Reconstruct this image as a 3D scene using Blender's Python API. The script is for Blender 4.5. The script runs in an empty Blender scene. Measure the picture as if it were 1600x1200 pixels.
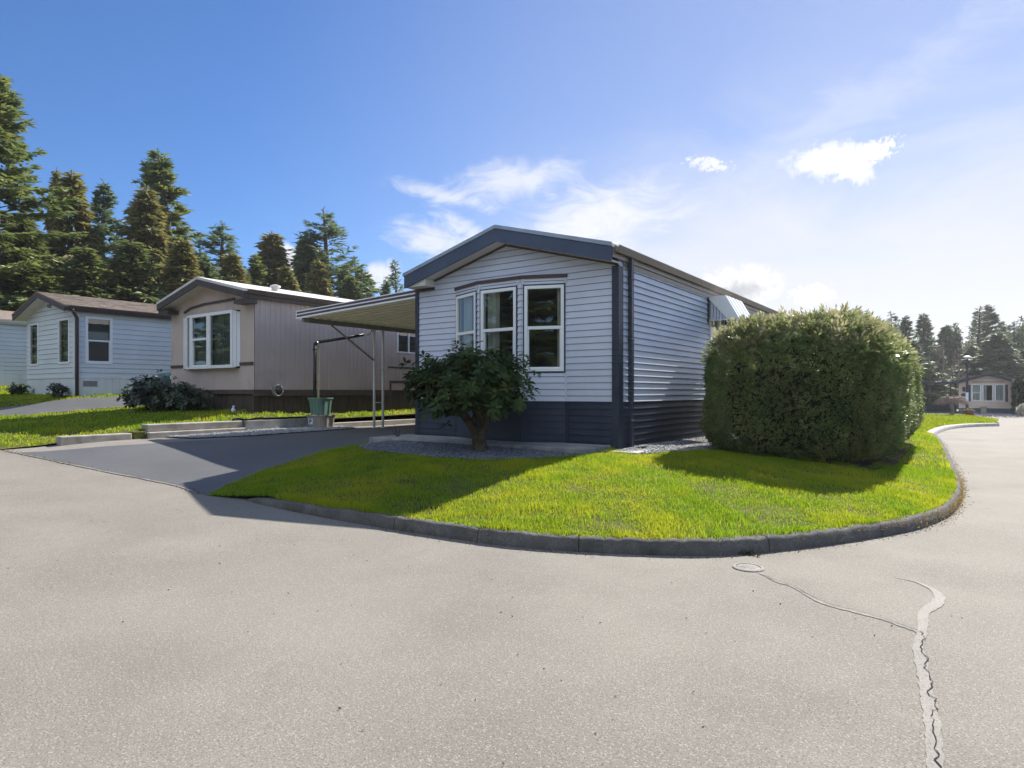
import bpy, math, random
import numpy as np
from mathutils import Vector
from mathutils.geometry import delaunay_2d_cdt

S = bpy.context.scene
COL = S.collection
R = math.radians
rng = np.random.default_rng(7)
random.seed(7)

# ------------------------------------------------------------------ camera
CAMZ, FPX, HY, YAW = 1.45, 990.0, 612.0, R(35.65)
cam = bpy.data.cameras.new('camera')
cam.sensor_width = 36.0
cam.lens = 36.0 * FPX / 1600
cam.shift_y = (HY - 600) / 1600
cam.clip_end = 3000
cam_o = bpy.data.objects.new('camera', cam)
COL.objects.link(cam_o)
cam_o.location = (0, 0, CAMZ)
cam_o.rotation_euler = (R(90), 0, YAW)
S.camera = cam_o
RX, RY = math.cos(YAW), math.sin(YAW)          # right vector
FX, FY = -math.sin(YAW), math.cos(YAW)         # forward vector


def ptd(px, py, d):
    a = (px - 800) / FPX * d
    return (RX * a + FX * d, RY * a + FY * d, CAMZ + (HY - py) / FPX * d)


def pt(px, py, z):
    return ptd(px, py, (CAMZ - z) * FPX / (py - HY))


def u_at(px, v):
    q = (px - 800) / FPX
    return (q * FY * v - RY * v) / (RX - q * FX)


# ------------------------------------------------------------------ world, sun, exposure
SUN_EL, SUN_AZ = R(41.0), R(3.2)               # azimuth from +Y towards +X
S.view_settings.view_transform = 'Standard'
S.view_settings.look = 'None'
S.view_settings.gamma = 1.0
S.view_settings.exposure = 1.15
SKY_STRENGTH = 0.060

W = bpy.data.worlds.new('World')
S.world = W
W.use_nodes = True
nt = W.node_tree
nt.nodes.clear()


class NG:
    """small helper for math node chains"""
    def __init__(s, tree):
        s.t = tree

    def n(s, typ, **kw):
        x = s.t.nodes.new(typ)
        for k, v in kw.items():
            setattr(x, k, v)
        return x

    def link(s, a, b):
        s.t.links.new(a, b)

    def put(s, sock, val):
        if hasattr(val, 'links'):
            s.link(val, sock)
        else:
            sock.default_value = val

    def m(s, op, a, b=0.0, c=0.0, clamp=False):
        x = s.n('ShaderNodeMath', operation=op, use_clamp=clamp)
        s.put(x.inputs[0], a)
        s.put(x.inputs[1], b)
        s.put(x.inputs[2], c)
        return x.outputs[0]

    def dot(s, v, w):
        x = s.n('ShaderNodeVectorMath', operation='DOT_PRODUCT')
        s.link(v, x.inputs[0])
        x.inputs[1].default_value = w
        return x.outputs['Value']

    def step(s, v, a, b):
        x = s.n('ShaderNodeMapRange', interpolation_type='SMOOTHSTEP')
        s.put(x.inputs['Value'], v)
        x.inputs['From Min'].default_value = a
        x.inputs['From Max'].default_value = b
        return x.outputs['Result']

    def noise(s, v, scale, detail=4.0, rough=0.55, dist=0.0):
        x = s.n('ShaderNodeTexNoise')
        s.link(v, x.inputs['Vector'])
        x.inputs['Scale'].default_value = scale
        x.inputs['Detail'].default_value = detail
        x.inputs['Roughness'].default_value = rough
        x.inputs['Distortion'].default_value = dist
        return x.outputs['Fac']

    def mix(s, f, a, b):
        x = s.n('ShaderNodeMix', data_type='RGBA')
        s.put(x.inputs[0], f)
        s.put(x.inputs[6], a)
        s.put(x.inputs[7], b)
        return x.outputs[2]


g = NG(nt)
sky = g.n('ShaderNodeTexSky', sky_type='NISHITA')
sky.sun_disc = False
sky.sun_elevation = SUN_EL
sky.sun_rotation = SUN_AZ
sky.air_density = 1.0
sky.dust_density = 0.0
sky.ozone_density = 2.0
tc = g.n('ShaderNodeTexCoord')
dirv = tc.outputs['Generated']
sep = g.n('ShaderNodeSeparateXYZ')
g.link(dirv, sep.inputs[0])
dz = sep.outputs[2]
up = g.m('ADD', g.m('MAXIMUM', dz, 0.0), 0.16)
comb = g.n('ShaderNodeCombineXYZ')
g.link(g.m('DIVIDE', sep.outputs[0], up), comb.inputs[0])
g.link(g.m('DIVIDE', sep.outputs[1], up), comb.inputs[1])
plane = comb.outputs[0]


def vdir(px, py):
    v = Vector(ptd(px, py, 1.0)) - Vector((0, 0, CAMZ))
    return v.normalized()


n_wisp = g.noise(plane, 1.3, 7.0, 0.62, 0.9)
n_big = g.noise(plane, 0.55, 5.0, 0.55, 0.3)
n_fine = g.noise(dirv, 58.0, 8.0, 0.62, 0.3)
n_tiny = g.noise(dirv, 130.0, 6.0, 0.65, 0.5)
n_mid = g.noise(dirv, 26.0, 9.0, 0.62, 0.6)
n_streak = g.noise(plane, 5.5, 8.0, 0.62, 1.4)


def blob(px, py, rx, ry, rot=0.0, soft=0.35, amp=1.0, nz=None, namp=1.1):
    """a cloud patch round one direction of the sky; its rim broken up by noise"""
    d0 = vdir(px, py)
    right = Vector((d0.y, -d0.x, 0)).normalized()
    upv = right.cross(d0).normalized()
    c, s_ = math.cos(rot), math.sin(rot)
    a1 = right * c + upv * s_
    a2 = upv * c - right * s_
    a = g.m('DIVIDE', g.dot(dirv, a1), rx / FPX)
    b = g.m('DIVIDE', g.dot(dirv, a2), ry / FPX)
    r = g.m('SQRT', g.m('ADD', g.m('MULTIPLY', a, a), g.m('MULTIPLY', b, b)))
    r = g.m('ADD', r, g.m('MULTIPLY', g.m('SUBTRACT', nz if nz is not None else n_fine, 0.5), -namp * 2))
    f = g.step(r, 1.0 + soft, 1.0 - soft)
    front = g.m('GREATER_THAN', g.dot(dirv, d0), 0.5)
    return g.m('MULTIPLY', g.m('MULTIPLY', f, front), amp)


sunw = (math.sin(SUN_AZ), math.cos(SUN_AZ), 0)
toward = g.dot(dirv, Vector((0.10, 0.99, 0)).normalized())
# broad bright bank low in the sky under the sun
bank = g.m('ADD', g.m('MULTIPLY', dz, -1.0), g.m('MULTIPLY', g.m('SUBTRACT', n_wisp, 0.5), 0.26))
bank = g.m('MULTIPLY', g.step(bank, -0.44, -0.14), 0.85)
bank = g.m('MULTIPLY', bank, g.step(toward, 0.62, 0.90))
veil = g.m('MULTIPLY', g.step(n_big, 0.40, 0.75), g.step(toward, 0.70, 0.98))
veil = g.m('MULTIPLY', veil, 0.3)
glare = g.m('MULTIPLY', g.step(toward, 0.35, 1.0), 0.36)
far = g.m('MULTIPLY', g.step(n_big, 0.30, 0.58), g.step(toward, 0.08, -0.30))   # unseen broken cloud deck behind the camera, added to fill shaded house fronts
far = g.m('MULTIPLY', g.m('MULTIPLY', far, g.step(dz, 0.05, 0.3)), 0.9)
low_layers = [bank, veil]
layers = [
          blob(1292, 250, 44, 18, 0.05, 0.4, 0.95, n_fine, 1.2),
          blob(1326, 262, 29, 17, -0.3, 0.4, 0.95, n_fine, 1.5),
          blob(1360, 240, 28, 12, 0.3, 0.35, 1.0, n_tiny, 1.6),
          blob(1106, 256, 22, 7, -0.25, 0.5, 0.85, n_tiny, 2.4),
          blob(800, 285, 66, 20, 0.18, 0.95, 0.7, n_streak, 1.6),
          blob(690, 306, 50, 10, -0.22, 0.9, 0.65, n_streak, 1.5),
          blob(685, 378, 56, 18, -0.2, 0.9, 0.75, n_streak, 1.5),
          blob(720, 350, 42, 10, -0.5, 0.8, 0.55, n_streak, 1.8),
          blob(930, 345, 85, 36, 0.25, 0.95, 0.8, n_streak, 1.5),
          blob(1155, 450, 52, 30, 0.0, 0.3, 1.0, n_fine, 1.2),
          blob(1270, 462, 26, 14, 0.0, 0.3, 1.0, n_tiny, 1.2),
          blob(1360, 150, 190, 24, 0.42, 0.95, 0.2, n_streak, 1.8),
          blob(452, 400, 44, 18, 0.1, 0.35, 0.9, n_mid, 1.2),
          blob(596, 432, 24, 18, 0.3, 0.5, 0.8, n_mid, 1.2)]


def screen(ls):
    c = ls[0]
    for l in ls[1:]:
        c = g.m('SUBTRACT', 1.0, g.m('MULTIPLY', g.m('SUBTRACT', 1.0, c), g.m('SUBTRACT', 1.0, l)), clamp=True)
    return c


cl = screen(layers)
low = screen(low_layers)
shade = g.m('MAXIMUM', blob(1150, 456, 32, 14, 0.1, 0.7, 0.75, n_fine, 1.4), g.m('MULTIPLY', g.step(n_fine, 0.45, 0.7), 0.16))
CLOUD = 7.5
cloud_c = g.mix(shade, (CLOUD, CLOUD * 1.0, CLOUD * 1.02, 1), (CLOUD * .45, CLOUD * .47, CLOUD * .52, 1))
skyb = g.n('ShaderNodeMix', data_type='RGBA', blend_type='MULTIPLY')
skyb.inputs[0].default_value = 1.0
g.link(sky.outputs[0], skyb.inputs[6])
skyb.inputs[7].default_value = (0.50, 0.76, 1.12, 1)
colr = g.mix(glare, skyb.outputs[2], (5.2, 5.1, 5.3, 1))        # thin high veil round the sun
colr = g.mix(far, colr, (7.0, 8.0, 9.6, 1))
colr = g.mix(low, colr, (6.45, 6.4, 6.6, 1))
colr = g.mix(cl, colr, cloud_c)
bg = g.n('ShaderNodeBackground')
g.link(colr, bg.inputs[0])
bg.inputs[1].default_value = SKY_STRENGTH
out = g.n('ShaderNodeOutputWorld')
g.link(bg.outputs[0], out.inputs[0])

sun = bpy.data.lights.new('sun', 'SUN')
sun.energy = 4.6
sun.angle = R(0.5)
sun.color = (1.0, 0.95, 0.86)
sun_o = bpy.data.objects.new('sun', sun)
COL.objects.link(sun_o)
sd = Vector((math.cos(SUN_EL) * math.sin(SUN_AZ), math.cos(SUN_EL) * math.cos(SUN_AZ), math.sin(SUN_EL)))
sun_o.rotation_euler = sd.to_track_quat('Z', 'Y').to_euler()
sun_o.location = (0, 0, 40)

# ------------------------------------------------------------------ materials


def new_mat(name):
    m = bpy.data.materials.new(name)
    m.use_nodes = True
    t = m.node_tree
    b = t.nodes['Principled BSDF']
    return m, NG(t), b


def scale_c(c, f):
    return (min(1, c[0] * f), min(1, c[1] * f), min(1, c[2] * f), 1)


def pm(name, col, rough=0.55, var=0.12, scale=3.0, metal=0.0, bump=0.0, bscale=60.0, spec=0.5, stretch=None,
       dirt=None, dirt_scale=1.2, dirt_amt=0.5, fine=0.0):
    m, q, b = new_mat(name)
    tcn = q.n('ShaderNodeTexCoord')
    vec = tcn.outputs['Object']
    if stretch:
        mp = q.n('ShaderNodeMapping')
        q.link(vec, mp.inputs[0])
        mp.inputs['Scale'].default_value = stretch
        vec = mp.outputs[0]
    f = q.step(q.noise(vec, scale, 6.0, 0.6), 0.3, 0.7)
    c = q.mix(f, scale_c(col, 1 - var), scale_c(col, 1 + var))
    if fine:
        f2 = q.step(q.noise(vec, bscale, 3.0, 0.6), 0.35, 0.65)
        c = q.mix(f2, c, scale_c(col, 1 - fine))
    if dirt:
        fd = q.m('MULTIPLY', q.step(q.noise(vec, dirt_scale, 8.0, 0.65, 0.4), 0.48, 0.75), dirt_amt)
        c = q.mix(fd, c, (*dirt, 1))
    q.link(c, b.inputs['Base Color'])
    b.inputs['Metallic'].default_value = metal
    b.inputs['Specular IOR Level'].default_value = spec
    rr = q.m('ADD', q.m('MULTIPLY', q.noise(vec, scale * 4, 4.0), 0.2), rough - 0.1)
    q.link(rr, b.inputs['Roughness'])
    if bump:
        bn = q.n('ShaderNodeBump')
        bn.inputs['Strength'].default_value = bump
        bn.inputs['Distance'].default_value = 0.01
        q.link(q.noise(vec, bscale, 4.0), bn.inputs['Height'])
        q.link(bn.outputs[0], b.inputs['Normal'])
    return m


def leaf_mat(name, cols, trans=0.35, rough=0.5, patch=0.0, patch_col=None, pscale=0.4, spec=0.4):
    """foliage: every leaf has a tint of its own; light passes through"""
    m, q, b = new_mat(name)
    at = q.n('ShaderNodeAttribute', attribute_name='tint')
    ramp = q.n('ShaderNodeValToRGB')
    el = ramp.color_ramp.elements
    for i, c in enumerate(cols):
        p = i / max(1, len(cols) - 1)
        e = el[i] if i < 2 else el.new(p)
        e.position = p
        e.color = (*c, 1)
    q.link(at.outputs['Fac'], ramp.inputs[0])
    c = ramp.outputs[0]
    if patch:
        tcn = q.n('ShaderNodeTexCoord')
        f = q.m('MULTIPLY', q.step(q.noise(tcn.outputs['Object'], pscale, 5.0, 0.65), 0.42, 0.66), patch)
        c = q.mix(f, c, (*patch_col, 1))
    q.link(c, b.inputs['Base Color'])
    b.inputs['Roughness'].default_value = rough
    b.inputs['Specular IOR Level'].default_value = spec
    tr = q.n('ShaderNodeBsdfTranslucent')
    q.link(c, tr.inputs[0])
    mx = q.n('ShaderNodeMixShader')
    mx.inputs[0].default_value = trans
    o = q.t.nodes['Material Output']
    q.link(b.outputs[0], mx.inputs[1])
    q.link(tr.outputs[0], mx.inputs[2])
    q.link(mx.outputs[0], o.inputs[0])
    return m


def glass_mat():
    m, q, b = new_mat('window_glass')
    q.t.nodes.remove(b)
    fr = q.n('ShaderNodeFresnel')
    fr.inputs[0].default_value = 1.6
    tr = q.n('ShaderNodeBsdfTransparent')
    tr.inputs[0].default_value = (0.82, 0.88, 0.86, 1)
    gl = q.n('ShaderNodeBsdfGlossy')
    gl.inputs['Roughness'].default_value = 0.012
    gl.inputs[0].default_value = (1, 1, 1, 1)
    tcn = q.n('ShaderNodeTexCoord')
    bn = q.n('ShaderNodeBump')
    bn.inputs['Strength'].default_value = 0.03
    bn.inputs['Distance'].default_value = 0.05
    q.link(q.noise(tcn.outputs['Object'], 2.2, 1.0), bn.inputs['Height'])
    q.link(bn.outputs[0], gl.inputs['Normal'])
    mx = q.n('ShaderNodeMixShader')
    q.link(q.m('ADD', q.m('MULTIPLY', fr.outputs[0], 1.1), 0.035, clamp=True), mx.inputs[0])
    q.link(tr.outputs[0], mx.inputs[1])
    q.link(gl.outputs[0], mx.inputs[2])
    q.link(mx.outputs[0], q.t.nodes['Material Output'].inputs[0])
    return m


def asphalt_mat(name, base, light, dark, contrast=1.0, rough=0.85, spec=0.25):
    m, q, b = new_mat(name)
    tcn = q.n('ShaderNodeTexCoord')
    v = tcn.outputs['Object']
    vo = q.n('ShaderNodeTexVoronoi')
    q.link(v, vo.inputs['Vector'])
    vo.inputs['Scale'].default_value = 165
    sepc = q.n('ShaderNodeSeparateColor')
    q.link(vo.outputs['Color'], sepc.inputs[0])
    st = q.step(sepc.outputs[0], 0.74, 1.0)
    pit = q.step(q.noise(v, 90.0, 4.0, 0.75), 0.53, 0.66)
    blotch = q.step(q.noise(v, 0.7, 7.0, 0.6), 0.3, 0.72)
    wear = q.step(q.noise(v, 0.18, 4.0, 0.5), 0.35, 0.7)
    c = q.mix(blotch, scale_c(base, 0.80), scale_c(base, 1.10))
    c = q.mix(q.m('MULTIPLY', wear, 0.35), c, scale_c(base, 1.16))
    stain = q.m('MULTIPLY', q.step(q.noise(v, 1.6, 8.0, 0.7, 0.6), 0.60, 0.72), 0.28)
    c = q.mix(stain, c, scale_c(base, 0.55))
    c = q.mix(q.m('MULTIPLY', st, 0.75 * contrast), c, (*light, 1))
    c = q.mix(q.m('MULTIPLY', pit, 0.8 * contrast), c, (*dark, 1))
    q.link(c, b.inputs['Base Color'])
    b.inputs['Roughness'].default_value = rough
    b.inputs['Specular IOR Level'].default_value = spec
    bn = q.n('ShaderNodeBump')
    bn.inputs['Strength'].default_value = 0.45
    bn.inputs['Distance'].default_value = 0.004
    q.link(q.m('SUBTRACT', q.m('MULTIPLY', st, 0.5), pit), bn.inputs['Height'])
    q.link(bn.outputs[0], b.inputs['Normal'])
    return m


M = {}
M['road'] = asphalt_mat('worn_road_asphalt', (0.200, 0.183, 0.158), (0.345, 0.318, 0.278), (0.072, 0.066, 0.058), 1.0)
M['drive'] = asphalt_mat('dark_drive_asphalt', (0.085, 0.085, 0.089), (0.15, 0.15, 0.15), (0.042, 0.042, 0.044), 0.6, 0.62, 0.6)
M['apron'] = asphalt_mat('pale_apron', (0.22, 0.20, 0.18), (0.34, 0.31, 0.28), (0.10, 0.09, 0.085), 0.7)
M['soil'] = pm('lawn_soil', (0.085, 0.085, 0.025), 0.95, 0.4, 4.0, bump=0.5, spec=0.1)
M['earth'] = pm('bare_earth', (0.075, 0.055, 0.035), 0.95, 0.3, 3.0, bump=0.5, spec=0.1)
M['sealant'] = asphalt_mat('pale_crack_sealant', (0.272, 0.252, 0.228), (0.38, 0.355, 0.325), (0.14, 0.13, 0.12), 0.8)
M['crack'] = pm('dark_crack', (0.03, 0.028, 0.026), 0.95, 0.2, 10.0, spec=0.1)
M['kerb'] = pm('weathered_kerb_concrete', (0.15, 0.14, 0.128), 0.92, 0.35, 5.0, bump=1.0, bscale=70, fine=0.3, dirt=(0.04, 0.042, 0.03), dirt_scale=2.5, dirt_amt=0.75, spec=0.2)
M['kerb_light'] = pm('clean_kerb_concrete', (0.46, 0.43, 0.39), 0.9, 0.15, 3.0, bump=0.4, bscale=90, spec=0.2)
M['concrete'] = pm('grey_concrete', (0.30, 0.29, 0.28), 0.9, 0.2, 3.5, bump=0.5, bscale=90, dirt=(0.11, 0.105, 0.09), dirt_scale=2.0, dirt_amt=0.5, spec=0.2)
M['timber'] = pm('weathered_concrete_block', (0.34, 0.31, 0.27), 0.9, 0.2, 5.0, bump=0.5, bscale=70, dirt=(0.12, 0.11, 0.06), dirt_scale=3.0, dirt_amt=0.6, spec=0.2)
M['moss'] = pm('moss', (0.09, 0.10, 0.025), 0.95, 0.4, 14.0, bump=0.8, bscale=50, spec=0.1)
M['orange_moss'] = pm('orange_moss', (0.42, 0.22, 0.03), 0.95, 0.5, 20.0, bump=0.8, bscale=50, spec=0.1)
M['siding'] = pm('pale_grey_vinyl_siding', (0.56, 0.59, 0.69), 0.36, 0.05, 1.2, bump=0.05, bscale=25, spec=0.5, dirt=(0.45, 0.45, 0.47), dirt_scale=0.9, dirt_amt=0.35)
M['navy_siding'] = pm('navy_skirting', (0.034, 0.042, 0.068), 0.36, 0.15, 2.0, spec=0.35)
M['navy'] = pm('navy_trim', (0.032, 0.040, 0.062), 0.4, 0.12, 2.0, spec=0.35)
M['fascia'] = pm('slate_blue_fascia', (0.060, 0.082, 0.138), 0.5, 0.12, 1.5, spec=0.3)
M['fascia_cap'] = pm('pale_blue_roof_edge', (0.30, 0.36, 0.44), 0.35, 0.15, 3.0, metal=0.3)
M['soffit'] = pm('off_white_soffit', (0.62, 0.60, 0.55), 0.5, 0.08, 2.0)
M['maroon'] = pm('dark_brown_trim', (0.060, 0.030, 0.028), 0.5, 0.15, 3.0)
M['brown'] = pm('chocolate_brown_trim', (0.050, 0.033, 0.030), 0.5, 0.15, 3.0)
M['white'] = pm('white_vinyl', (0.80, 0.81, 0.82), 0.35, 0.03, 2.0)
M['roof_metal'] = pm('pale_metal_roof', (0.58, 0.56, 0.52), 0.55, 0.12, 2.0, metal=0.0, stretch=(1, 6, 1))
M['shingle'] = pm('brown_shingles', (0.20, 0.155, 0.125), 0.9, 0.35, 5.0, bump=0.6, bscale=30, fine=0.3)
M['gutter'] = pm('brown_gutter', (0.14, 0.105, 0.09), 0.35, 0.15, 2.0, spec=0.6)
M['tan'] = pm('mushroom_tan_panel', (0.52, 0.42, 0.375), 0.6, 0.06, 1.0, dirt=(0.25, 0.21, 0.18), dirt_scale=0.8, dirt_amt=0.4)
M['brown_skirt'] = pm('brown_board_skirting', (0.062, 0.043, 0.035), 0.6, 0.3, 3.0, stretch=(3, 3, 0.6))
M['brown_beam'] = pm('brown_skirt_rail', (0.085, 0.06, 0.048), 0.6, 0.2, 3.0)
M['pale_siding'] = pm('pale_blue_white_siding', (0.62, 0.665, 0.68), 0.5, 0.05, 1.2)
M['pale_skirt'] = pm('white_panel_skirting', (0.66, 0.69, 0.70), 0.5, 0.06, 1.5)
M['peach'] = pm('peach_siding', (0.70, 0.53, 0.42), 0.6, 0.05, 1.0)
M['teal_skirt'] = pm('slate_teal_skirting', (0.06, 0.09, 0.12), 0.6, 0.12, 2.0)
M['room'] = pm('dim_room_paint', (0.16, 0.15, 0.13), 0.8, 0.1, 2.0)
M['curtain'] = pm('sheer_curtain', (0.74, 0.73, 0.66), 0.8, 0.12, 6.0, stretch=(8, 8, 0.4))
M['grey_curtain'] = pm('grey_vertical_blind', (0.20, 0.23, 0.22), 0.7, 0.15, 6.0, stretch=(8, 8, 0.4))
M['blind'] = pm('white_roller_blind', (0.62, 0.62, 0.60), 0.7, 0.05, 2.0)
M['glass'] = glass_mat()
M['carport'] = pm('cream_carport_pan', (0.82, 0.79, 0.58), 0.45, 0.06, 2.0, spec=0.5)
M['carport_top'] = pm('white_carport_enamel', (0.84, 0.84, 0.84), 0.4, 0.06, 2.0)
M['stripe'] = pm('plum_brown_stripe', (0.075, 0.05, 0.065), 0.4, 0.1, 2.0)
M['post'] = pm('white_steel_post', (0.82, 0.81, 0.78), 0.4, 0.08, 4.0)
M['beam'] = pm('olive_carport_beam', (0.22, 0.21, 0.17), 0.5, 0.12, 3.0)
M['black'] = pm('black_plastic_pipe', (0.018, 0.018, 0.022), 0.4, 0.2, 4.0)
M['stake'] = pm('wooden_stake', (0.42, 0.36, 0.24), 0.7, 0.2, 6.0, stretch=(6, 6, 0.6))
M['green_tote'] = pm('green_plastic', (0.13, 0.235, 0.185), 0.4, 0.08, 4.0)
M['beige_bin'] = pm('beige_plastic', (0.33, 0.285, 0.24), 0.5, 0.12, 4.0)
M['label_white'] = pm('white_sticker', (0.68, 0.72, 0.80), 0.5, 0.05, 8.0)
M['label_blue'] = pm('blue_print', (0.10, 0.17, 0.38), 0.5, 0.05, 8.0)
M['bark'] = pm('grey_brown_bark', (0.105, 0.082, 0.062), 0.9, 0.35, 9.0, bump=0.9, bscale=30, spec=0.1)
M['rhodo_bark'] = pm('ochre_brown_bark', (0.085, 0.066, 0.043), 0.9, 0.4, 9.0, bump=1.0, bscale=35, spec=0.1)
M['twig'] = pm('bare_twigs', (0.22, 0.175, 0.14), 0.9, 0.3, 3.0, spec=0.1)
M['twig_pink'] = pm('pinkish_bare_twigs', (0.30, 0.225, 0.20), 0.9, 0.3, 3.0, spec=0.1)
M['stone'] = leaf_mat('grey_gravel', [(0.14, 0.145, 0.15), (0.24, 0.245, 0.25), (0.40, 0.40, 0.40)], 0.0, 0.8)
M['bed_gravel'] = leaf_mat('blue_grey_gravel', [(0.05, 0.058, 0.075), (0.10, 0.112, 0.14), (0.20, 0.21, 0.23)], 0.0, 0.8)
M['grass'] = leaf_mat('lawn_grass', [(0.12, 0.25, 0.012), (0.20, 0.345, 0.014), (0.34, 0.43, 0.018), (0.50, 0.45, 0.09)], 0.55, 0.6, 0.62, (0.56, 0.51, 0.03), 0.7, 0.2)
M['grass_far'] = leaf_mat('far_lawn_grass', [(0.19, 0.28, 0.012), (0.25, 0.33, 0.014), (0.33, 0.36, 0.018)], 0.55, 0.55, 0.6, (0.37, 0.34, 0.02), 0.5, 0.3)
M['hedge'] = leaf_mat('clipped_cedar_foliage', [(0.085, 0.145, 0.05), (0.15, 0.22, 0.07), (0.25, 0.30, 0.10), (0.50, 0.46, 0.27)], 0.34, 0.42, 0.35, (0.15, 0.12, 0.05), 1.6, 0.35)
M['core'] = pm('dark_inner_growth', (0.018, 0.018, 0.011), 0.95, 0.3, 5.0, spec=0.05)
M['rhodo'] = leaf_mat('leathery_rhododendron_leaf', [(0.028, 0.052, 0.016), (0.048, 0.080, 0.022), (0.115, 0.135, 0.032)], 0.22, 0.6, 0, None, 1, 0.15)
M['bush'] = leaf_mat('dark_shrub_leaf', [(0.020, 0.036, 0.017), (0.032, 0.05, 0.02), (0.055, 0.07, 0.026)], 0.12, 0.4, 0, None, 1, 0.5)
M['fir'] = leaf_mat('fir_needles', [(0.07, 0.11, 0.04), (0.13, 0.18, 0.055), (0.22, 0.25, 0.07)], 0.45, 0.5, 0.55, (0.22, 0.22, 0.055), 0.35)
M['bluefir'] = leaf_mat('blue_green_needles', [(0.075, 0.115, 0.06), (0.12, 0.175, 0.085), (0.18, 0.23, 0.11)], 0.45, 0.5)
M['cedar'] = leaf_mat('cedar_fronds', [(0.11, 0.125, 0.04), (0.19, 0.19, 0.055), (0.29, 0.25, 0.08)], 0.45, 0.5, 0.4, (0.25, 0.175, 0.065), 0.35)
M['wood'] = leaf_mat('distant_evergreen', [(0.075, 0.105, 0.035), (0.125, 0.155, 0.05), (0.19, 0.21, 0.065)], 0.42, 0.6)
M['farfir'] = leaf_mat('far_evergreen', [(0.065, 0.095, 0.05), (0.10, 0.135, 0.065), (0.15, 0.18, 0.08)], 0.35, 0.6)
M['car_green'] = pm('dark_green_car_paint', (0.018, 0.05, 0.045), 0.25, 0.1, 2.0, spec=0.7)
M['car_dark'] = pm('charcoal_car_paint', (0.03, 0.03, 0.034), 0.25, 0.1, 2.0, spec=0.7)
M['tyre'] = pm('tyre_rubber', (0.02, 0.02, 0.02), 0.8, 0.2, 5.0)
M['rim'] = pm('silver_rim', (0.5, 0.5, 0.52), 0.35, 0.1, 5.0, metal=0.8)
M['lens'] = pm('clear_lamp_lens', (0.7, 0.7, 0.72), 0.2, 0.05, 5.0)
M['iron'] = pm('pale_worn_cast_iron', (0.19, 0.175, 0.155), 0.8, 0.3, 20.0, metal=0.0, bump=0.4, bscale=60)
M['shutter'] = pm('charcoal_shutter', (0.035, 0.042, 0.05), 0.5, 0.1, 4.0)
M['barrel'] = pm('red_brown_barrel', (0.16, 0.065, 0.04), 0.7, 0.3, 6.0)
M['wire'] = pm('grey_hose', (0.22, 0.22, 0.21), 0.5, 0.1, 6.0)
M['lilac'] = pm('greyish_heather', (0.17, 0.17, 0.20), 0.95, 0.4, 6.0, bump=0.8, bscale=20)

# ------------------------------------------------------------------ mesh helpers
ORG = {}


def org(o):
    return ORG.get(o.name, (0, 0, 0)) if o is not None else (0, 0, 0)


def tag(o, label=None, cat=None, group=None, kind=None):
    if label:
        o['label'] = label
    if cat:
        o['category'] = cat
    if group:
        o['group'] = group
    if kind:
        o['kind'] = kind
    return o


def thing(name, label, cat, loc=(0, 0, 0), group=None, world=True):
    """an Empty at the base of a thing; world=True: its parts are given in world coordinates"""
    o = bpy.data.objects.new(name, None)
    o.empty_display_size = 0.2
    COL.objects.link(o)
    o.location = loc
    ORG[o.name] = tuple(loc) if world else (0, 0, 0)
    return tag(o, label, cat, group)


def link(name, me, mat, parent=None):
    o = bpy.data.objects.new(name, me)
    COL.objects.link(o)
    if mat is not None:
        for m_ in (mat if isinstance(mat, (list, tuple)) else [mat]):
            me.materials.append(m_)
    if parent is not None:
        o.parent = parent
        ORG[o.name] = org(parent)
    return o


def np_mesh(name, V, F, mat, parent=None, tint=None, smooth=False, sub_org=True):
    """V (n,3) vertices, F (m,k) faces of one size"""
    V = np.asarray(V, dtype=np.float64)
    F = np.asarray(F, dtype=np.int32)
    if sub_org and parent is not None:
        V = V - np.array(org(parent))
    me = bpy.data.meshes.new(name)
    me.vertices.add(len(V))
    me.vertices.foreach_set('co', V.astype(np.float32).ravel())
    k = F.shape[1]
    me.loops.add(F.size)
    me.loops.foreach_set('vertex_index', F.ravel())
    me.polygons.add(len(F))
    me.polygons.foreach_set('loop_start', np.arange(0, F.size, k, dtype=np.int32))
    if smooth:
        me.polygons.foreach_set('use_smooth', np.ones(len(F), dtype=bool))
    if tint is not None:
        a = me.attributes.new('tint', 'FLOAT', 'FACE')
        a.data.foreach_set('value', np.asarray(tint, dtype=np.float32))
    me.update(calc_edges=True)
    return link(name, me, mat, parent)


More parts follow.
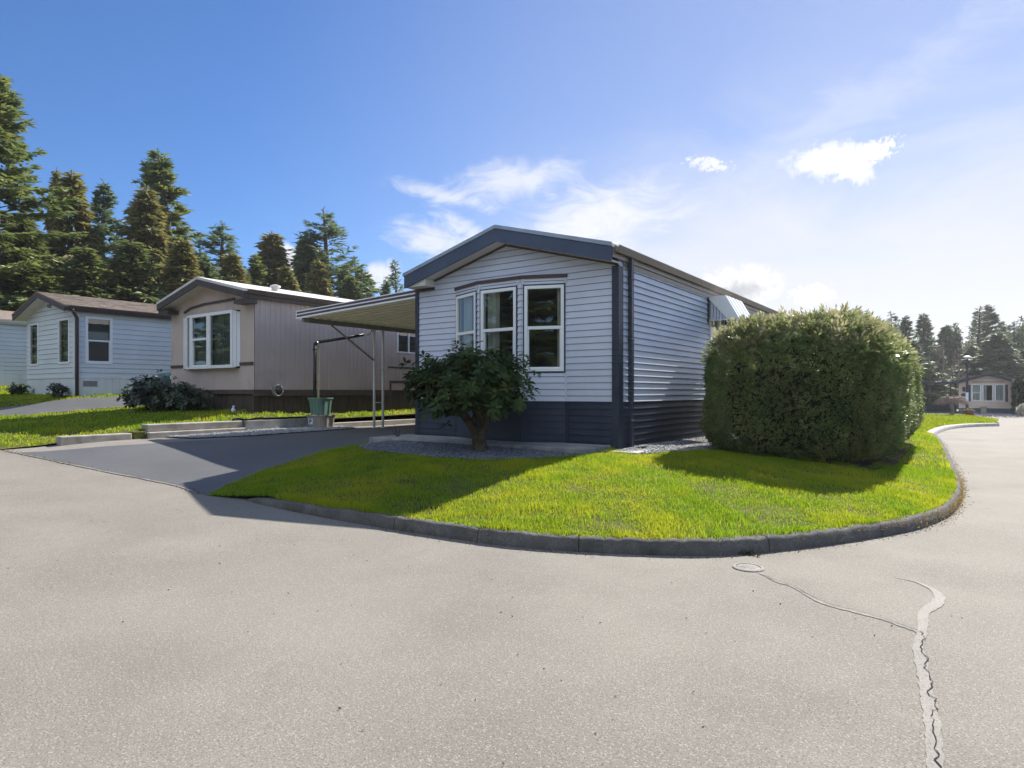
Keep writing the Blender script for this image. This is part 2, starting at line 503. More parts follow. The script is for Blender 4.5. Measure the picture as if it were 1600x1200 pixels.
class MB:
    def __init__(s):
        s.v, s.f, s.sm = [], [], []

    def poly(s, pts, smooth=False):
        i = len(s.v)
        s.v += [tuple(p) for p in pts]
        s.f.append(tuple(range(i, i + len(pts))))
        s.sm.append(smooth)

    def faces(s, pts, fs, smooth=False):
        i = len(s.v)
        s.v += [tuple(p) for p in pts]
        for f in fs:
            s.f.append(tuple(i + k for k in f))
            s.sm.append(smooth)

    def box(s, x0, x1, y0, y1, z0, z1):
        s.faces([(x0, y0, z0), (x1, y0, z0), (x1, y1, z0), (x0, y1, z0), (x0, y0, z1), (x1, y0, z1), (x1, y1, z1), (x0, y1, z1)],
                [(0, 3, 2, 1), (4, 5, 6, 7), (0, 1, 5, 4), (1, 2, 6, 5), (2, 3, 7, 6), (3, 0, 4, 7)])

    def lbox(s, fr, s0, s1, z0, z1, o0, o1):
        """box in a wall frame: along the wall, up, outwards"""
        p = [fr(a, z, o) for z in (z0, z1) for (a, o) in ((s0, o1), (s1, o1), (s1, o0), (s0, o0))]
        s.faces(p, [(0, 3, 2, 1), (4, 5, 6, 7), (0, 1, 5, 4), (1, 2, 6, 5), (2, 3, 7, 6), (3, 0, 4, 7)])

    def prism(s, pts, d):
        """closed polygon pts (3-D) extruded by vector d; pts CCW seen against d"""
        n = len(pts)
        q = [(p[0] + d[0], p[1] + d[1], p[2] + d[2]) for p in pts]
        s.faces(list(pts) + q, [tuple(range(n - 1, -1, -1)), tuple(range(n, 2 * n))] +
                [(i, (i + 1) % n, n + (i + 1) % n, n + i) for i in range(n)])

    def tube(s, pts, rad, n=8, cap=True):
        pts = [Vector(p) for p in pts]
        rads = rad if isinstance(rad, (list, tuple)) else [rad] * len(pts)
        rings, prev = [], None
        for i, p in enumerate(pts):
            t = (pts[min(i + 1, len(pts) - 1)] - pts[max(i - 1, 0)])
            if t.length < 1e-9:
                t = Vector((0, 0, 1))
            t.normalize()
            if prev is None:
                a = t.cross(Vector((0, 0, 1)))
                if a.length < 1e-3:
                    a = t.cross(Vector((1, 0, 0)))
            else:
                a = prev - t * prev.dot(t)
                if a.length < 1e-6:
                    a = t.orthogonal()
            a.normalize()
            prev = a
            b = t.cross(a)
            rings.append([tuple(p + (a * math.cos(2 * math.pi * k / n) + b * math.sin(2 * math.pi * k / n)) * rads[i]) for k in range(n)])
        i0 = len(s.v)
        for r_ in rings:
            s.v += r_
        for j in range(len(rings) - 1):
            for k in range(n):
                s.f.append((i0 + j * n + k, i0 + j * n + (k + 1) % n, i0 + (j + 1) * n + (k + 1) % n, i0 + (j + 1) * n + k))
                s.sm.append(True)
        if cap:
            s.f.append(tuple(i0 + k for k in range(n - 1, -1, -1)))
            s.sm.append(False)
            e = i0 + (len(rings) - 1) * n
            s.f.append(tuple(e + k for k in range(n)))
            s.sm.append(False)

    def lathe(s, prof, c, n=20):
        """prof: list of (r, z) round a vertical axis through c"""
        i0 = len(s.v)
        for (r_, z) in prof:
            for k in range(n):
                a = 2 * math.pi * k / n
                s.v.append((c[0] + r_ * math.cos(a), c[1] + r_ * math.sin(a), c[2] + z))
        for j in range(len(prof) - 1):
            for k in range(n):
                s.f.append((i0 + j * n + k, i0 + j * n + (k + 1) % n, i0 + (j + 1) * n + (k + 1) % n, i0 + (j + 1) * n + k))
                s.sm.append(False)
        s.f.append(tuple(i0 + k for k in range(n - 1, -1, -1)))
        s.sm.append(False)
        e = i0 + (len(prof) - 1) * n
        s.f.append(tuple(e + k for k in range(n)))
        s.sm.append(False)

    def build(s, name, mat, parent=None, bevel=0.0, sub_org=True):
        ox = org(parent) if sub_org else (0, 0, 0)
        me = bpy.data.meshes.new(name)
        me.from_pydata([(a - ox[0], b - ox[1], c - ox[2]) for a, b, c in s.v], [], s.f)
        me.polygons.foreach_set('use_smooth', s.sm)
        me.update()
        o = link(name, me, mat, parent)
        if bevel:
            b = o.modifiers.new('bevel', 'BEVEL')
            b.width = bevel
            b.segments = 2
            b.limit_method = 'ANGLE'
            b.angle_limit = R(40)
        return o


def frame(x, y, ex, ey):
    """wall frame: start (x,y), direction along the wall (left to right seen from outside)"""
    L = math.hypot(ex, ey)
    ex, ey = ex / L, ey / L
    nx, ny = ey, -ex

    def fr(s, z, o):
        return (x + ex * s + nx * o, y + ey * s + ny * o, z)
    return fr


def clip_poly(poly, tops):
    for (m_, c) in tops:
        outp = []
        for i in range(len(poly)):
            a, b = poly[i], poly[(i + 1) % len(poly)]
            da, db = m_ * a[0] + c - a[1], m_ * b[0] + c - b[1]
            if da >= 0:
                outp.append(a)
            if (da > 0 > db) or (da < 0 < db):
                t = da / (da - db)
                outp.append((a[0] + (b[0] - a[0]) * t, a[1] + (b[1] - a[1]) * t))
        poly = outp
        if len(poly) < 3:
            return []
    return poly


def segs(s0, s1, holes, a, b):
    out_ = [(s0, s1)]
    for (h0, h1, g0, g1) in holes:
        if g0 <= a + 1e-6 and g1 >= b - 1e-6:
            nn = []
            for (p, q) in out_:
                if h1 <= p or h0 >= q:
                    nn.append((p, q))
                else:
                    if h0 > p + 1e-6:
                        nn.append((p, h0))
                    if h1 < q - 1e-6:
                        nn.append((h1, q))
            out_ = nn
    return out_


def lap(mb, fr, s0, s1, z0, z1, exp=0.11, holes=(), tops=(), off=0.016, curve=1.0, slot=0.011, gap=0.005):
    """lapped boards; every board hangs a little over the one below and leaves an open slot under its lip"""
    z = z0
    nsub = 1 if curve == 1.0 else 4
    while z < z1 - 1e-4:
        za, zn = z, min(z + exp, z1)
        zb = zn - slot - gap if zn < z1 - 1e-6 else zn
        if zb - za < .01:
            break
        lv = sorted({za + (zb - za) * k / nsub for k in range(nsub)} | {zb} | {h for hh in holes for h in hh[2:] if za < h < zb})
        for a, b in zip(lv[:-1], lv[1:]):
            a2 = a - slot if (a == za and za > z0 + 1e-6) else a

            def off_at(d):
                return 0.003 + off * max(0.0, 1 - (d - za) / exp) ** curve
            for (p, q) in segs(s0, s1, holes, a, b):
                pl = clip_poly([(p, a2), (q, a2), (q, b), (p, b)], tops)
                if pl:
                    mb.poly([fr(c, d, off_at(max(d, za))) for c, d in pl])
        z = zn


def ribs(mb, fr, s0, s1, z0, z1, pitch=0.15, gw=0.02, depth=0.012, holes=(), tops=()):
    """vertical grooved panel: flat boards and narrow grooves"""
    s_ = s0
    cuts = sorted({h for hh in holes for h in hh[:2]})
    zl = sorted({z0, z1} | {h for hh in holes for h in hh[2:] if z0 < h < z1})
    while s_ < s1 - 1e-4:
        e_ = min(s_ + pitch - gw, s1)
        g_ = min(e_ + gw, s1)
        for (a, b, o1, o2) in ((s_, e_, depth, depth), (e_, e_ + gw * .3, depth, 0), (e_ + gw * .3, g_ - gw * .3, 0, 0), (g_ - gw * .3, g_, 0, depth)):
            a, b = min(a, s1), min(b, s1)
            if b - a < 1e-5:
                continue
            xs = sorted({a, b} | {c for c in cuts if a < c < b})
            for x0, x1 in zip(xs[:-1], xs[1:]):
                for c, d in zip(zl[:-1], zl[1:]):
                    if any(h[0] <= x0 + 1e-6 and h[1] >= x1 - 1e-6 and h[2] <= c + 1e-6 and h[3] >= d - 1e-6 for h in holes):
                        continue
                    pl = clip_poly([(x0, c), (x1, c), (x1, d), (x0, d)], tops)
                    if pl:
                        mb.poly([fr(p, z, o1 + (o2 - o1) * (p - a) / (b - a)) for p, z in pl])
        s_ = g_


def window(root, fr, s0, s1, z0, z1, kind='hung', fw=0.06, zm=None, mat='white', casing=None, curtain=None, proud=0.035, cmat='curtain', room=True):
    mb = MB()
    mb.lbox(fr, s0, s0 + fw, z0, z1, -0.06, proud)
    mb.lbox(fr, s1 - fw, s1, z0, z1, -0.06, proud)
    mb.lbox(fr, s0 + fw, s1 - fw, z1 - fw, z1, -0.06, proud - .002)
    mb.lbox(fr, s0 + fw, s1 - fw, z0, z0 + fw, -0.06, proud - .002)
    panes = []
    a, b, c, d = s0 + fw, s1 - fw, z0 + fw, z1 - fw
    if kind == 'hung':
        zm = zm or (z0 + z1) / 2
        mb.lbox(fr, a, b, zm - 0.028, zm + 0.028, -0.05, proud - .008)
        k = 0.022
        for (p, q) in ((a, a + k), (b - k, b)):                 # sash stiles of the lower light
            mb.lbox(fr, p, q, c, zm - .028, -0.05, proud - .02)
        mb.lbox(fr, a + k, b - k, c, c + k, -0.05, proud - .021)
        panes = [(a, b, zm + .028, d, 0.0), (a + k, b - k, c + k, zm - .028, -0.02)]
    elif kind == 'slider':
        m_ = (s0 + s1) / 2
        mb.lbox(fr, m_ - .025, m_ + .025, c, d, -0.05, proud - .008)
        panes = [(a, m_ - .025, c, d, 0.0), (m_ + .025, b, c, d, -0.02)]
    else:
        panes = [(a, b, c, d, 0.0)]
    w = mb.build('window', M[mat], root, bevel=0.004)
    for (a_, b_, c_, d_, o_) in panes:
        p = MB()
        p.poly([fr(a_ - .004, c_ - .004, o_), fr(b_ + .004, c_ - .004, o_), fr(b_ + .004, d_ + .004, o_), fr(a_ - .004, d_ + .004, o_)])
        p.build('pane', M['glass'], w)
    if casing:
        t = MB()
        cw = casing[1]
        t.lbox(fr, s0 - cw, s0, z0 - cw, z1 + cw, -0.02, proud - .012)
        t.lbox(fr, s1, s1 + cw, z0 - cw, z1 + cw, -0.02, proud - .012)
        t.lbox(fr, s0, s1, z1, z1 + cw, -0.02, proud - .013)
        t.lbox(fr, s0, s1, z0 - cw, z0, -0.02, proud - .013)
        t.build('casing', M[casing[0]], w)
    for (f0, f1, g0, g1) in (curtain or []):
        V, F = [], []
        ca, cb = s0 + (s1 - s0) * f0, s0 + (s1 - s0) * f1
        za, zb = z0 + (z1 - z0) * g0, z0 + (z1 - z0) * g1
        n = max(8, int((cb - ca) / 0.02))
        for i in range(n + 1):
            sx = ca + (cb - ca) * i / n
            o_ = -0.14 + 0.022 * math.sin(i * 0.9) + 0.012 * math.sin(i * 0.37 + 1)
            V += [fr(sx, za, o_), fr(sx, zb, o_)]
        F = [(2 * i, 2 * i + 2, 2 * i + 3, 2 * i + 1) for i in range(n)]
        np_mesh('blind' if cmat == 'blind' else 'curtain', V, F, M[cmat], w, smooth=True)
    return w


def strip(mb, path, w, h, z=0.0):
    pass


def inside(px, py, poly):
    r_ = np.zeros(len(px), dtype=bool)
    n = len(poly)
    j = n - 1
    for i in range(n):
        xi, yi = poly[i][0], poly[i][1]
        xj, yj = poly[j][0], poly[j][1]
        c = ((yi > py) != (yj > py))
        with np.errstate(divide='ignore', invalid='ignore'):
            c &= px < (xj - xi) * (py - yi) / ((yj - yi) if yj != yi else 1e-12) + xi
        r_ ^= c
        j = i
    return r_


def catmull(pts, n=8, closed=False):
    P = [Vector(p) for p in pts]
    o_ = []
    for i in range(len(P) - 1):
        p0, p1, p2, p3 = P[max(i - 1, 0)], P[i], P[i + 1], P[min(i + 2, len(P) - 1)]
        for k in range(n):
            t = k / n
            o_.append(0.5 * ((2 * p1) + (p2 - p0) * t + (2 * p0 - 5 * p1 + 4 * p2 - p3) * t * t + (3 * p1 - p0 - 3 * p2 + p3) * t ** 3))
    o_.append(P[-1])
    return o_


def sheet(name, poly, zf, step, mat, parent=None, kind='structure', dz_=0.0, smooth=True):
    """a sheet of ground with the outline poly, laid over the height function zf"""
    bd = []
    n = len(poly)
    for i in range(n):
        a, b = poly[i], poly[(i + 1) % n]
        k = max(1, int(math.hypot(b[0] - a[0], b[1] - a[1]) / step))
        for j in range(k):
            bd.append((a[0] + (b[0] - a[0]) * j / k, a[1] + (b[1] - a[1]) * j / k))
    xs = [p[0] for p in bd]
    ys = [p[1] for p in bd]
    gx, gy = np.meshgrid(np.arange(min(xs), max(xs), step), np.arange(min(ys), max(ys), step))
    gx, gy = gx.ravel() + .013, gy.ravel() + .017
    k = inside(gx, gy, bd)
    pts = [Vector(p) for p in bd] + [Vector((a, b)) for a, b in zip(gx[k], gy[k])]
    nb = len(bd)
    res = delaunay_2d_cdt(pts, [(i, (i + 1) % nb) for i in range(nb)], [list(range(nb))], 1, 1e-5)
    V2 = np.array([(p.x, p.y) for p in res[0]])
    Z = zf(V2[:, 0], V2[:, 1]) + dz_
    o_ = np_mesh(name, np.column_stack([V2, Z]), np.array([f for f in res[2] if len(f) == 3]), mat, parent, smooth=smooth)
    me = o_.data
    if me.polygons and me.polygons[0].normal.z < 0:
        me.flip_normals()
    if kind and parent is None:
        o_['kind'] = kind
    return o_


def tps(pts):
    P = np.array(pts, dtype=float)
    x, y, z = P.T
    n = len(P)

    def U(r2):
        return np.where(r2 > 1e-12, 0.5 * r2 * np.log(np.maximum(r2, 1e-12)), 0.0)
    K = U((x[:, None] - x) ** 2 + (y[:, None] - y) ** 2) + np.eye(n) * 0.02
    Q = np.column_stack([np.ones(n), x, y])
    A = np.block([[K, Q], [Q.T, np.zeros((3, 3))]])
    w = np.linalg.solve(A, np.concatenate([z, np.zeros(3)]))

    def f(u, v):
        u, v = np.asarray(u, float), np.asarray(v, float)
        sh = u.shape
        u, v = u.ravel(), v.ravel()
        o_ = np.zeros(len(u))
        for i0 in range(0, len(u), 20000):
            a, b = u[i0:i0 + 20000], v[i0:i0 + 20000]
            o_[i0:i0 + 20000] = U((a[:, None] - x) ** 2 + (b[:, None] - y) ** 2) @ w[:n] + w[n] + w[n + 1] * a + w[n + 2] * b
        return o_.reshape(sh)
    return f


# ------------------------------------------------------------------ terrain
def zroad(u, v):
    u, v = np.asarray(u, float), np.asarray(v, float)
    s_ = -u - 8.3
    k = 0.9
    sp = k * np.log1p(np.exp(np.clip(s_ / k, -40, 40)))
    z = np.where(sp < 7, 0.07 * sp, 0.49 + 0.045 * (sp - 7))
    z = np.minimum(z, 1.6)
    return z - 0.0085 * np.clip(v - 25, 0, 60) * (u > -12)


# kerb along the front and right of the corner lawn (outer foot of the kerb, on the road)
kpx = [(385, 786), (470, 803), (560, 819), (640, 832), (700, 841), (770, 851), (850, 859), (930, 864), (1000, 867), (1080, 869), (1150, 867),
       (1230, 860), (1310, 850), (1390, 837), (1440, 826), (1480, 810), (1498, 793), (1504, 776), (1500, 755), (1490, 728), (1478, 705), (1468, 689)]
kfoot = [pt(a, b, 0.0)[:2] for a, b in kpx]
kfoot += [(-0.95, 25.0)]
kline = [(p.x, p.y) for p in catmull([(a, b, 0) for a, b in kfoot], 6)]


def offset_line(line, d):
    o_ = []
    for i, p in enumerate(line):
        a, b = line[max(i - 1, 0)], line[min(i + 1, len(line) - 1)]
        tx, ty = b[0] - a[0], b[1] - a[1]
        L = math.hypot(tx, ty) or 1
        o_.append((p[0] - ty / L * d, p[1] + tx / L * d))
    return o_


kin = offset_line(kline, 0.15)          # inner edge of the kerb, lawn side
KH = 0.128
ge = [(p[0], p[1], KH) for p in kin[6::9]]
ge += [(-8.4, 4.66, .06), (-9.1, 5.9, .2), (-9.5, 8, .40), (-11, 7, .33), (-11, 10, .44), (-9.2, 9.4, .52), (-11, 16, .48), (-13.5, 16, .48),
       (-9.3, 4.77, .1), (-11, 4.5, .22), (-13, 4.2, .38), (-13.9, 4.9, .46), (-13.9, 6.3, .47), (-14, 10.3, .51), (-13.3, 12.1, .44), (-14, 26, .65), (-9, 26, .6),
       (-7.5, 7.2, .45), (-5.7, 7.2, .44), (-9, 8.0, .47), (-6.8, 8.3, .52), (-4.6, 9.0, .5), (-4.4, 11, .5), (-1.7, 10.6, .36), (-3.5, 11.3, .43), (-4, 17, .45),
       (-2, 20, .3), (-4, 25, .4), (-3.2, 6.5, .30), (-1.5, 8, .28), (-6.2, 5.9, .30), (-7.6, 5.6, .24)]
GE = tps(ge)
gw = [(-14.1, 4.2, .44), (-14.1, 5.2, .50), (-14.1, 6.3, .66), (-14.1, 8, .70), (-14.1, 10.3, .735), (-14.1, 16, .8), (-15, 9.4, .92), (-17, 9.4, .95), (-19.2, 9.4, 1.0),
      (-17, 6.3, .70), (-17, 3.9, .57), (-20, 3.9, .72), (-20, 7, .86), (-23.2, 8.3, 1.29), (-27.4, 8.3, 1.36), (-22.6, 6.2, .80), (-23, 3.9, .84), (-31, 8.5, 1.6), (-30, 4, 1.16),
      (-36, 9, 1.8), (-23, 16, 1.45), (-20, 20, 1.4), (-30, 30, 1.8), (-15, 26, 1.2), (-36, 28, 2.0), (-21, 9.4, 1.08)]
GW = tps(gw)

# ground to the horizon
bs = np.concatenate([[-420, -250, -120], np.arange(-60, 30.1, 1.5), [60, 140, 260, 420]])
bv = np.concatenate([[-300, -150, -60], np.arange(-30, 110.1, 2.0), [140, 220, 320, 420]])
gx, gy = np.meshgrid(bs, bv)
nx_, ny_ = len(bs), len(bv)
idx = np.arange(nx_ * ny_).reshape(ny_, nx_)
F = np.stack([idx[:-1, :-1], idx[:-1, 1:], idx[1:, 1:], idx[1:, :-1]], -1).reshape(-1, 4)
o = np_mesh('ground', np.column_stack([gx.ravel(), gy.ravel(), zroad(gx.ravel(), gy.ravel()) - 0.07]), F, M['soil'], smooth=True)
tag(o, kind='structure')

# the road: one sheet under kerbs and lawns
road = sheet('road', [(-60, -14), (9, -14), (9, 88), (-6, 88), (-6, 28), (-1.8, 24), (-1.8, 12), (-3.5, 7), (-9, 5.6), (-14.3, 4.6), (-60, 4.6)], zroad, 1.0, M['road'], dz_=0.0)
# corner lawn soil, drive, apron
drive_left = [(-13.6, 3.95), (-13.15, 5.6), (-12.95, 8), (-12.95, 10), (-13.5, 12.5), (-13.7, 26)]
lawn_left = [(-8.35, 4.55), (-8.75, 5.2), (-9.1, 5.9), (-9.35, 6.9), (-9.5, 7.9)]
lawn_poly = kin[2:] + [(-4.5, 26), (-4.5, 9.3), (-9.3, 9.3), (-9.3, 8.3)] + lawn_left[::-1]
sheet('lawn_ground', lawn_poly, GE, 0.35, M['soil'])


def zdrive(u, v):
    b = np.clip((np.asarray(v) - 4.2) / 1.2, 0, 1)
    return np.maximum(GE(u, v) * b + (1 - b) * (zroad(u, v) + 0.002), zroad(u, v) + 0.002)


drive_poly = [(-8.3, 4.55), (-8.75, 5.2), (-9.1, 5.9), (-9.35, 6.9), (-9.5, 7.9), (-9.3, 8.4), (-9.12, 9.0), (-9.12, 26)] + drive_left[::-1] + [(-11.5, 4.30), (-9.4, 4.62)]
sheet('driveway', drive_poly, zdrive, 0.4, M['drive'], dz_=0.004)
apron_poly = [(-14.45, 3.6), (-13.5, 3.95), (-13.05, 5.6), (-12.85, 8), (-12.85, 10), (-13.4, 12.5), (-13.6, 26), (-14.02, 26), (-14.02, 4.8), (-14.2, 4.2)]
sheet('verge_apron', apron_poly, zdrive, 0.4, M['apron'], dz_=0.0)
west_poly = [(-14.05, 3.9), (-14.05, 30), (-40, 30), (-40, 4.0), (-14.3, 3.75)]
sheet('west_lawn_ground', west_poly, GW, 0.5, M['soil'])


def ribbon(name, pts, widths, z, mat, parent, jag=0.0):
    P = [Vector((p[0], p[1])) for p in pts]
    V, F_ = [], []
    for i, p in enumerate(P):
        t = (P[min(i + 1, len(P) - 1)] - P[max(i - 1, 0)]).normalized()
        n_ = Vector((-t.y, t.x))
        w = widths[i] / 2
        a, b = p + n_ * (w + random.uniform(-jag, jag)), p - n_ * (w + random.uniform(-jag, jag))
        zz = zroad(np.array([p.x]), np.array([p.y]))[0] + z
        V += [(a.x, a.y, zz), (b.x, b.y, zz)]
    for i in range(len(P) - 1):
        F_.append((2 * i, 2 * i + 1, 2 * i + 3, 2 * i + 2))
    return np_mesh(name, V, F_, mat, parent)


def pathpx(px, n=8):
    return [(p.x, p.y) for p in catmull([pt(a, b, 0) for a, b in px], n)]


def interp(ws, n):
    return list(np.interp(np.linspace(0, 1, n), np.linspace(0, 1, len(ws)), ws))


p1 = pathpx([(1398, 903), (1425, 908), (1455, 920), (1468, 933), (1462, 945), (1445, 957), (1442, 975), (1440, 992), (1434, 1005), (1440, 1040), (1447, 1075), (1453, 1110), (1458, 1145), (1462, 1200), (1464, 1260)])
ribbon('crack_sealant', p1, interp([.008, .022, .05, .07, .075, .06, .055, .045, .06, .055, .06, .06, .055, .055], len(p1)), 0.004, M['sealant'], road, 0.005)
p2 = pathpx([(1185, 894), (1210, 908), (1240, 918), (1262, 931), (1290, 945), (1340, 958), (1390, 972), (1436, 989)])
ribbon('crack_sealant', p2, interp([.012, .014, .02, .024, .022, .024, .022, .018], len(p2)), 0.004, M['sealant'], road, 0.006)
p3 = pathpx([(1441, 990), (1446, 1000), (1440, 1012), (1449, 1030), (1446, 1045), (1456, 1068), (1453, 1085), (1464, 1100), (1459, 1118), (1463, 1140), (1460, 1165), (1466, 1200), (1463, 1250)], 5)
p3 = [(a + random.uniform(-.012, .012), b + random.uniform(-.012, .012)) for a, b in p3]
ribbon('pavement_crack', p3, [random.uniform(.002, .007) for _ in p3], 0.008, M['crack'], road)
p4 = pathpx([(1192, 899), (1215, 909), (1240, 917), (1265, 931), (1300, 946), (1345, 957), (1395, 973), (1441, 989)], 5)
p4 = [(a + random.uniform(-.006, .006), b + random.uniform(-.006, .006)) for a, b in p4]
ribbon('pavement_crack', p4, [random.uniform(.002, .006) for _ in p4], 0.008, M['crack'], road)
# seam where the old road meets the drive
p5 = [(-14.0, 3.9), (-13, 4.05), (-11.5, 4.28), (-9.4, 4.60), (-8.5, 4.5)]
p5 = [(p.x, p.y) for p in catmull([(a, b, 0) for a, b in p5], 10)]
ribbon('pavement_crack', p5, [random.uniform(.02, .06) for _ in p5], 0.010, M['apron'], road, 0.01)


def kerb(name, line, h, w, mat, zf, top_r=0.02, wob=0.0):
    """swept kerb, line = outer foot"""
    ins = offset_line(line, w)
    top = offset_line(line, 0.02)
    mid = offset_line(line, 0.045)
    V, F_ = [], []
    n = len(line)
    for i in range(n):
        z0 = float(zf(np.array([line[i][0]]), np.array([line[i][1]]))[0])
        hh = h[i] if isinstance(h, (list, np.ndarray)) else h
        j = random.uniform(-wob, wob)
        V += [(*line[i], z0 - .05), (*line[i], z0 + hh * .12), (*top[i], z0 + hh * .86 + j), (*mid[i], z0 + hh + j), (*ins[i], z0 + hh + j * .5), (*ins[i], z0 - .05)]
    for i in range(n - 1):
        for k in range(5):
            F_.append((i * 6 + k, (i + 1) * 6 + k, (i + 1) * 6 + k + 1, i * 6 + k + 1))
    for b_ in (0, (n - 1) * 6):
        F_.append((b_, b_ + 1, b_ + 4, b_ + 5))
        F_.append((b_ + 1, b_ + 2, b_ + 3, b_ + 4))
    o_ = np_mesh(name, V, F_, mat)
    o_['kind'] = 'structure'
    return o_


kd = []
for i in range(len(kline) - 1):
    a, b = kline[i], kline[i + 1]
    m_ = max(1, int(math.hypot(b[0] - a[0], b[1] - a[1]) / 0.12))
    kd += [(a[0] + (b[0] - a[0]) * j / m_, a[1] + (b[1] - a[1]) * j / m_) for j in range(m_)]
kh = np.interp(np.arange(len(kd)), [0, 4, 14, len(kd)], [0.03, 0.10, KH, KH])
kb = kerb('kerb', kd, kh, 0.15, M['kerb'], zroad, wob=0.010)
# ------------------------------------------------------------------ gravel
ICO_T = (1 + 5 ** .5) / 2
ICO_V = np.array([(-1, ICO_T, 0), (1, ICO_T, 0), (-1, -ICO_T, 0), (1, -ICO_T, 0), (0, -1, ICO_T), (0, 1, ICO_T), (0, -1, -ICO_T), (0, 1, -ICO_T), (ICO_T, 0, -1), (ICO_T, 0, 1), (-ICO_T, 0, -1), (-ICO_T, 0, 1)]) / 1.9
ICO_F = np.array([(0, 11, 5), (0, 5, 1), (0, 1, 7), (0, 7, 10), (0, 10, 11), (1, 5, 9), (5, 11, 4), (11, 10, 2), (10, 7, 6), (7, 1, 8), (3, 9, 4), (3, 4, 2), (3, 2, 6), (3, 6, 8), (3, 8, 9), (4, 9, 5), (2, 4, 11), (6, 2, 10), (8, 6, 7), (9, 8, 1)])


def scatter(poly, dens, holes=()):
    xs, ys = [p[0] for p in poly], [p[1] for p in poly]
    n = int((max(xs) - min(xs)) * (max(ys) - min(ys)) * dens)
    x, y = rng.uniform(min(xs), max(xs), n), rng.uniform(min(ys), max(ys), n)
    k = inside(x, y, poly)
    for h in holes:
        k &= ~inside(x, y, h)
    return x[k], y[k]


def gravel(name, poly, zf, dens, size, mat, dz_=0.0):
    x, y = scatter(poly, dens)
    n = len(x)
    z = zf(x, y) + dz_
    sc = rng.uniform(.5, 1.2, (n, 1, 3)) * size * rng.uniform(.6, 1.3, (n, 1, 1))
    sc[:, :, 2] *= .7
    th = rng.uniform(0, 6.28, n)
    V = ICO_V[None] * sc * rng.uniform(.75, 1.2, (n, 12, 1))
    c, s_ = np.cos(th)[:, None], np.sin(th)[:, None]
    V = np.stack([V[:, :, 0] * c - V[:, :, 1] * s_, V[:, :, 0] * s_ + V[:, :, 1] * c, V[:, :, 2]], -1)
    V += np.stack([x, y, z], -1)[:, None]
    F_ = ICO_F[None] + (np.arange(n) * 12)[:, None, None]
    t = np.repeat(rng.uniform(0, 1, n), 20)
    o_ = np_mesh(name, V.reshape(-1, 3), F_.reshape(-1, 3), mat, tint=t)
    tag(o_, kind='stuff')
    return o_


bed_poly = [(-9.1, 8.32), (-9.05, 7.75), (-8.4, 7.4), (-7.5, 7.2), (-6.6, 7.12), (-5.7, 7.25), (-5.1, 7.75), (-4.65, 8.3), (-4.7, 8.42)]
side_poly = [(-4.55, 9.1), (-4.0, 9.1), (-3.75, 9.8), (-3.4, 10.6), (-3.3, 14), (-3.4, 22), (-4.55, 22)]
west_gravel = [(-13.98, 6.6), (-13.3, 7.0), (-13.0, 8.2), (-12.95, 10.0), (-13.3, 11.4), (-13.98, 11.4)]
sheet('gravel_bed_base', bed_poly, GE, 0.3, M['earth'], dz_=0.010)
sheet('gravel_side_base', side_poly, GE, 0.4, M['earth'], dz_=0.010)
sheet('gravel_strip_base', west_gravel, GE, 0.3, M['earth'], dz_=0.020)
tag(gravel('gravel', bed_poly, GE, 2600, 0.017, M['bed_gravel'], 0.015), 'blue grey crushed gravel bed in front of the house', 'gravel')
tag(gravel('gravel', side_poly, GE, 1200, 0.02, M['stone'], 0.015), 'grey gravel strip along the right side wall', 'gravel')
tag(gravel('gravel', west_gravel, GE, 2200, 0.021, M['stone'], 0.026), 'pale grey gravel between the driveway and the low concrete wall', 'gravel')

# ------------------------------------------------------------------ grass


def grass(name, poly, zf, dens, h, wd, mat, holes=()):
    x, y = scatter(poly, dens, holes)
    thin = .5 + .5 * np.sin(x * 3.7 + 2 * np.sin(y * 2.9)) * np.sin(y * 4.3 + 2 * np.sin(x * 2.3))
    k = rng.uniform(0, 1, len(x)) < .28 + .72 * thin
    x, y = x[k], y[k]
    n = len(x)
    z = zf(x, y)
    a = rng.uniform(0, 6.28, n)
    lean = rng.uniform(.1, .9, n)
    la = rng.uniform(0, 6.28, n)
    # clumps: taller and shorter patches
    cl_ = .75 + .35 * np.sin(x * 2.1 + 1.3 * np.sin(y * 1.7)) * np.sin(y * 2.7 + x) + .25 * np.sin(x * 9) * np.sin(y * 11)
    hh = h * rng.uniform(.45, 1.25, n) * np.clip(cl_, .4, 1.5)
    w = wd * rng.uniform(.6, 1.2, n)
    dx, dy = np.cos(a) * w, np.sin(a) * w
    tx, ty = x + np.cos(la) * lean * hh, y + np.sin(la) * lean * hh
    mx_, my_ = x + np.cos(la) * lean * hh * .3, y + np.sin(la) * lean * hh * .3
    V = np.stack([np.stack([x - dx, y - dy, z - .01], -1), np.stack([x + dx, y + dy, z - .01], -1),
                  np.stack([mx_ + dx * .8, my_ + dy * .8, z + hh * .6], -1), np.stack([mx_ - dx * .8, my_ - dy * .8, z + hh * .6], -1),
                  np.stack([tx, ty, z + hh], -1)], 1).reshape(-1, 3)
    b = (np.arange(n) * 5)[:, None]
    F_ = np.concatenate([b + np.array([[0, 1, 2]]), b + np.array([[0, 2, 3]]), b + np.array([[3, 2, 4]])], 0)
    t = np.tile(np.clip(rng.normal(.42, .22, n), 0, 1), 3)
    o_ = np_mesh(name, V, F_, mat, tint=t)
    tag(o_, kind='stuff')
    return o_


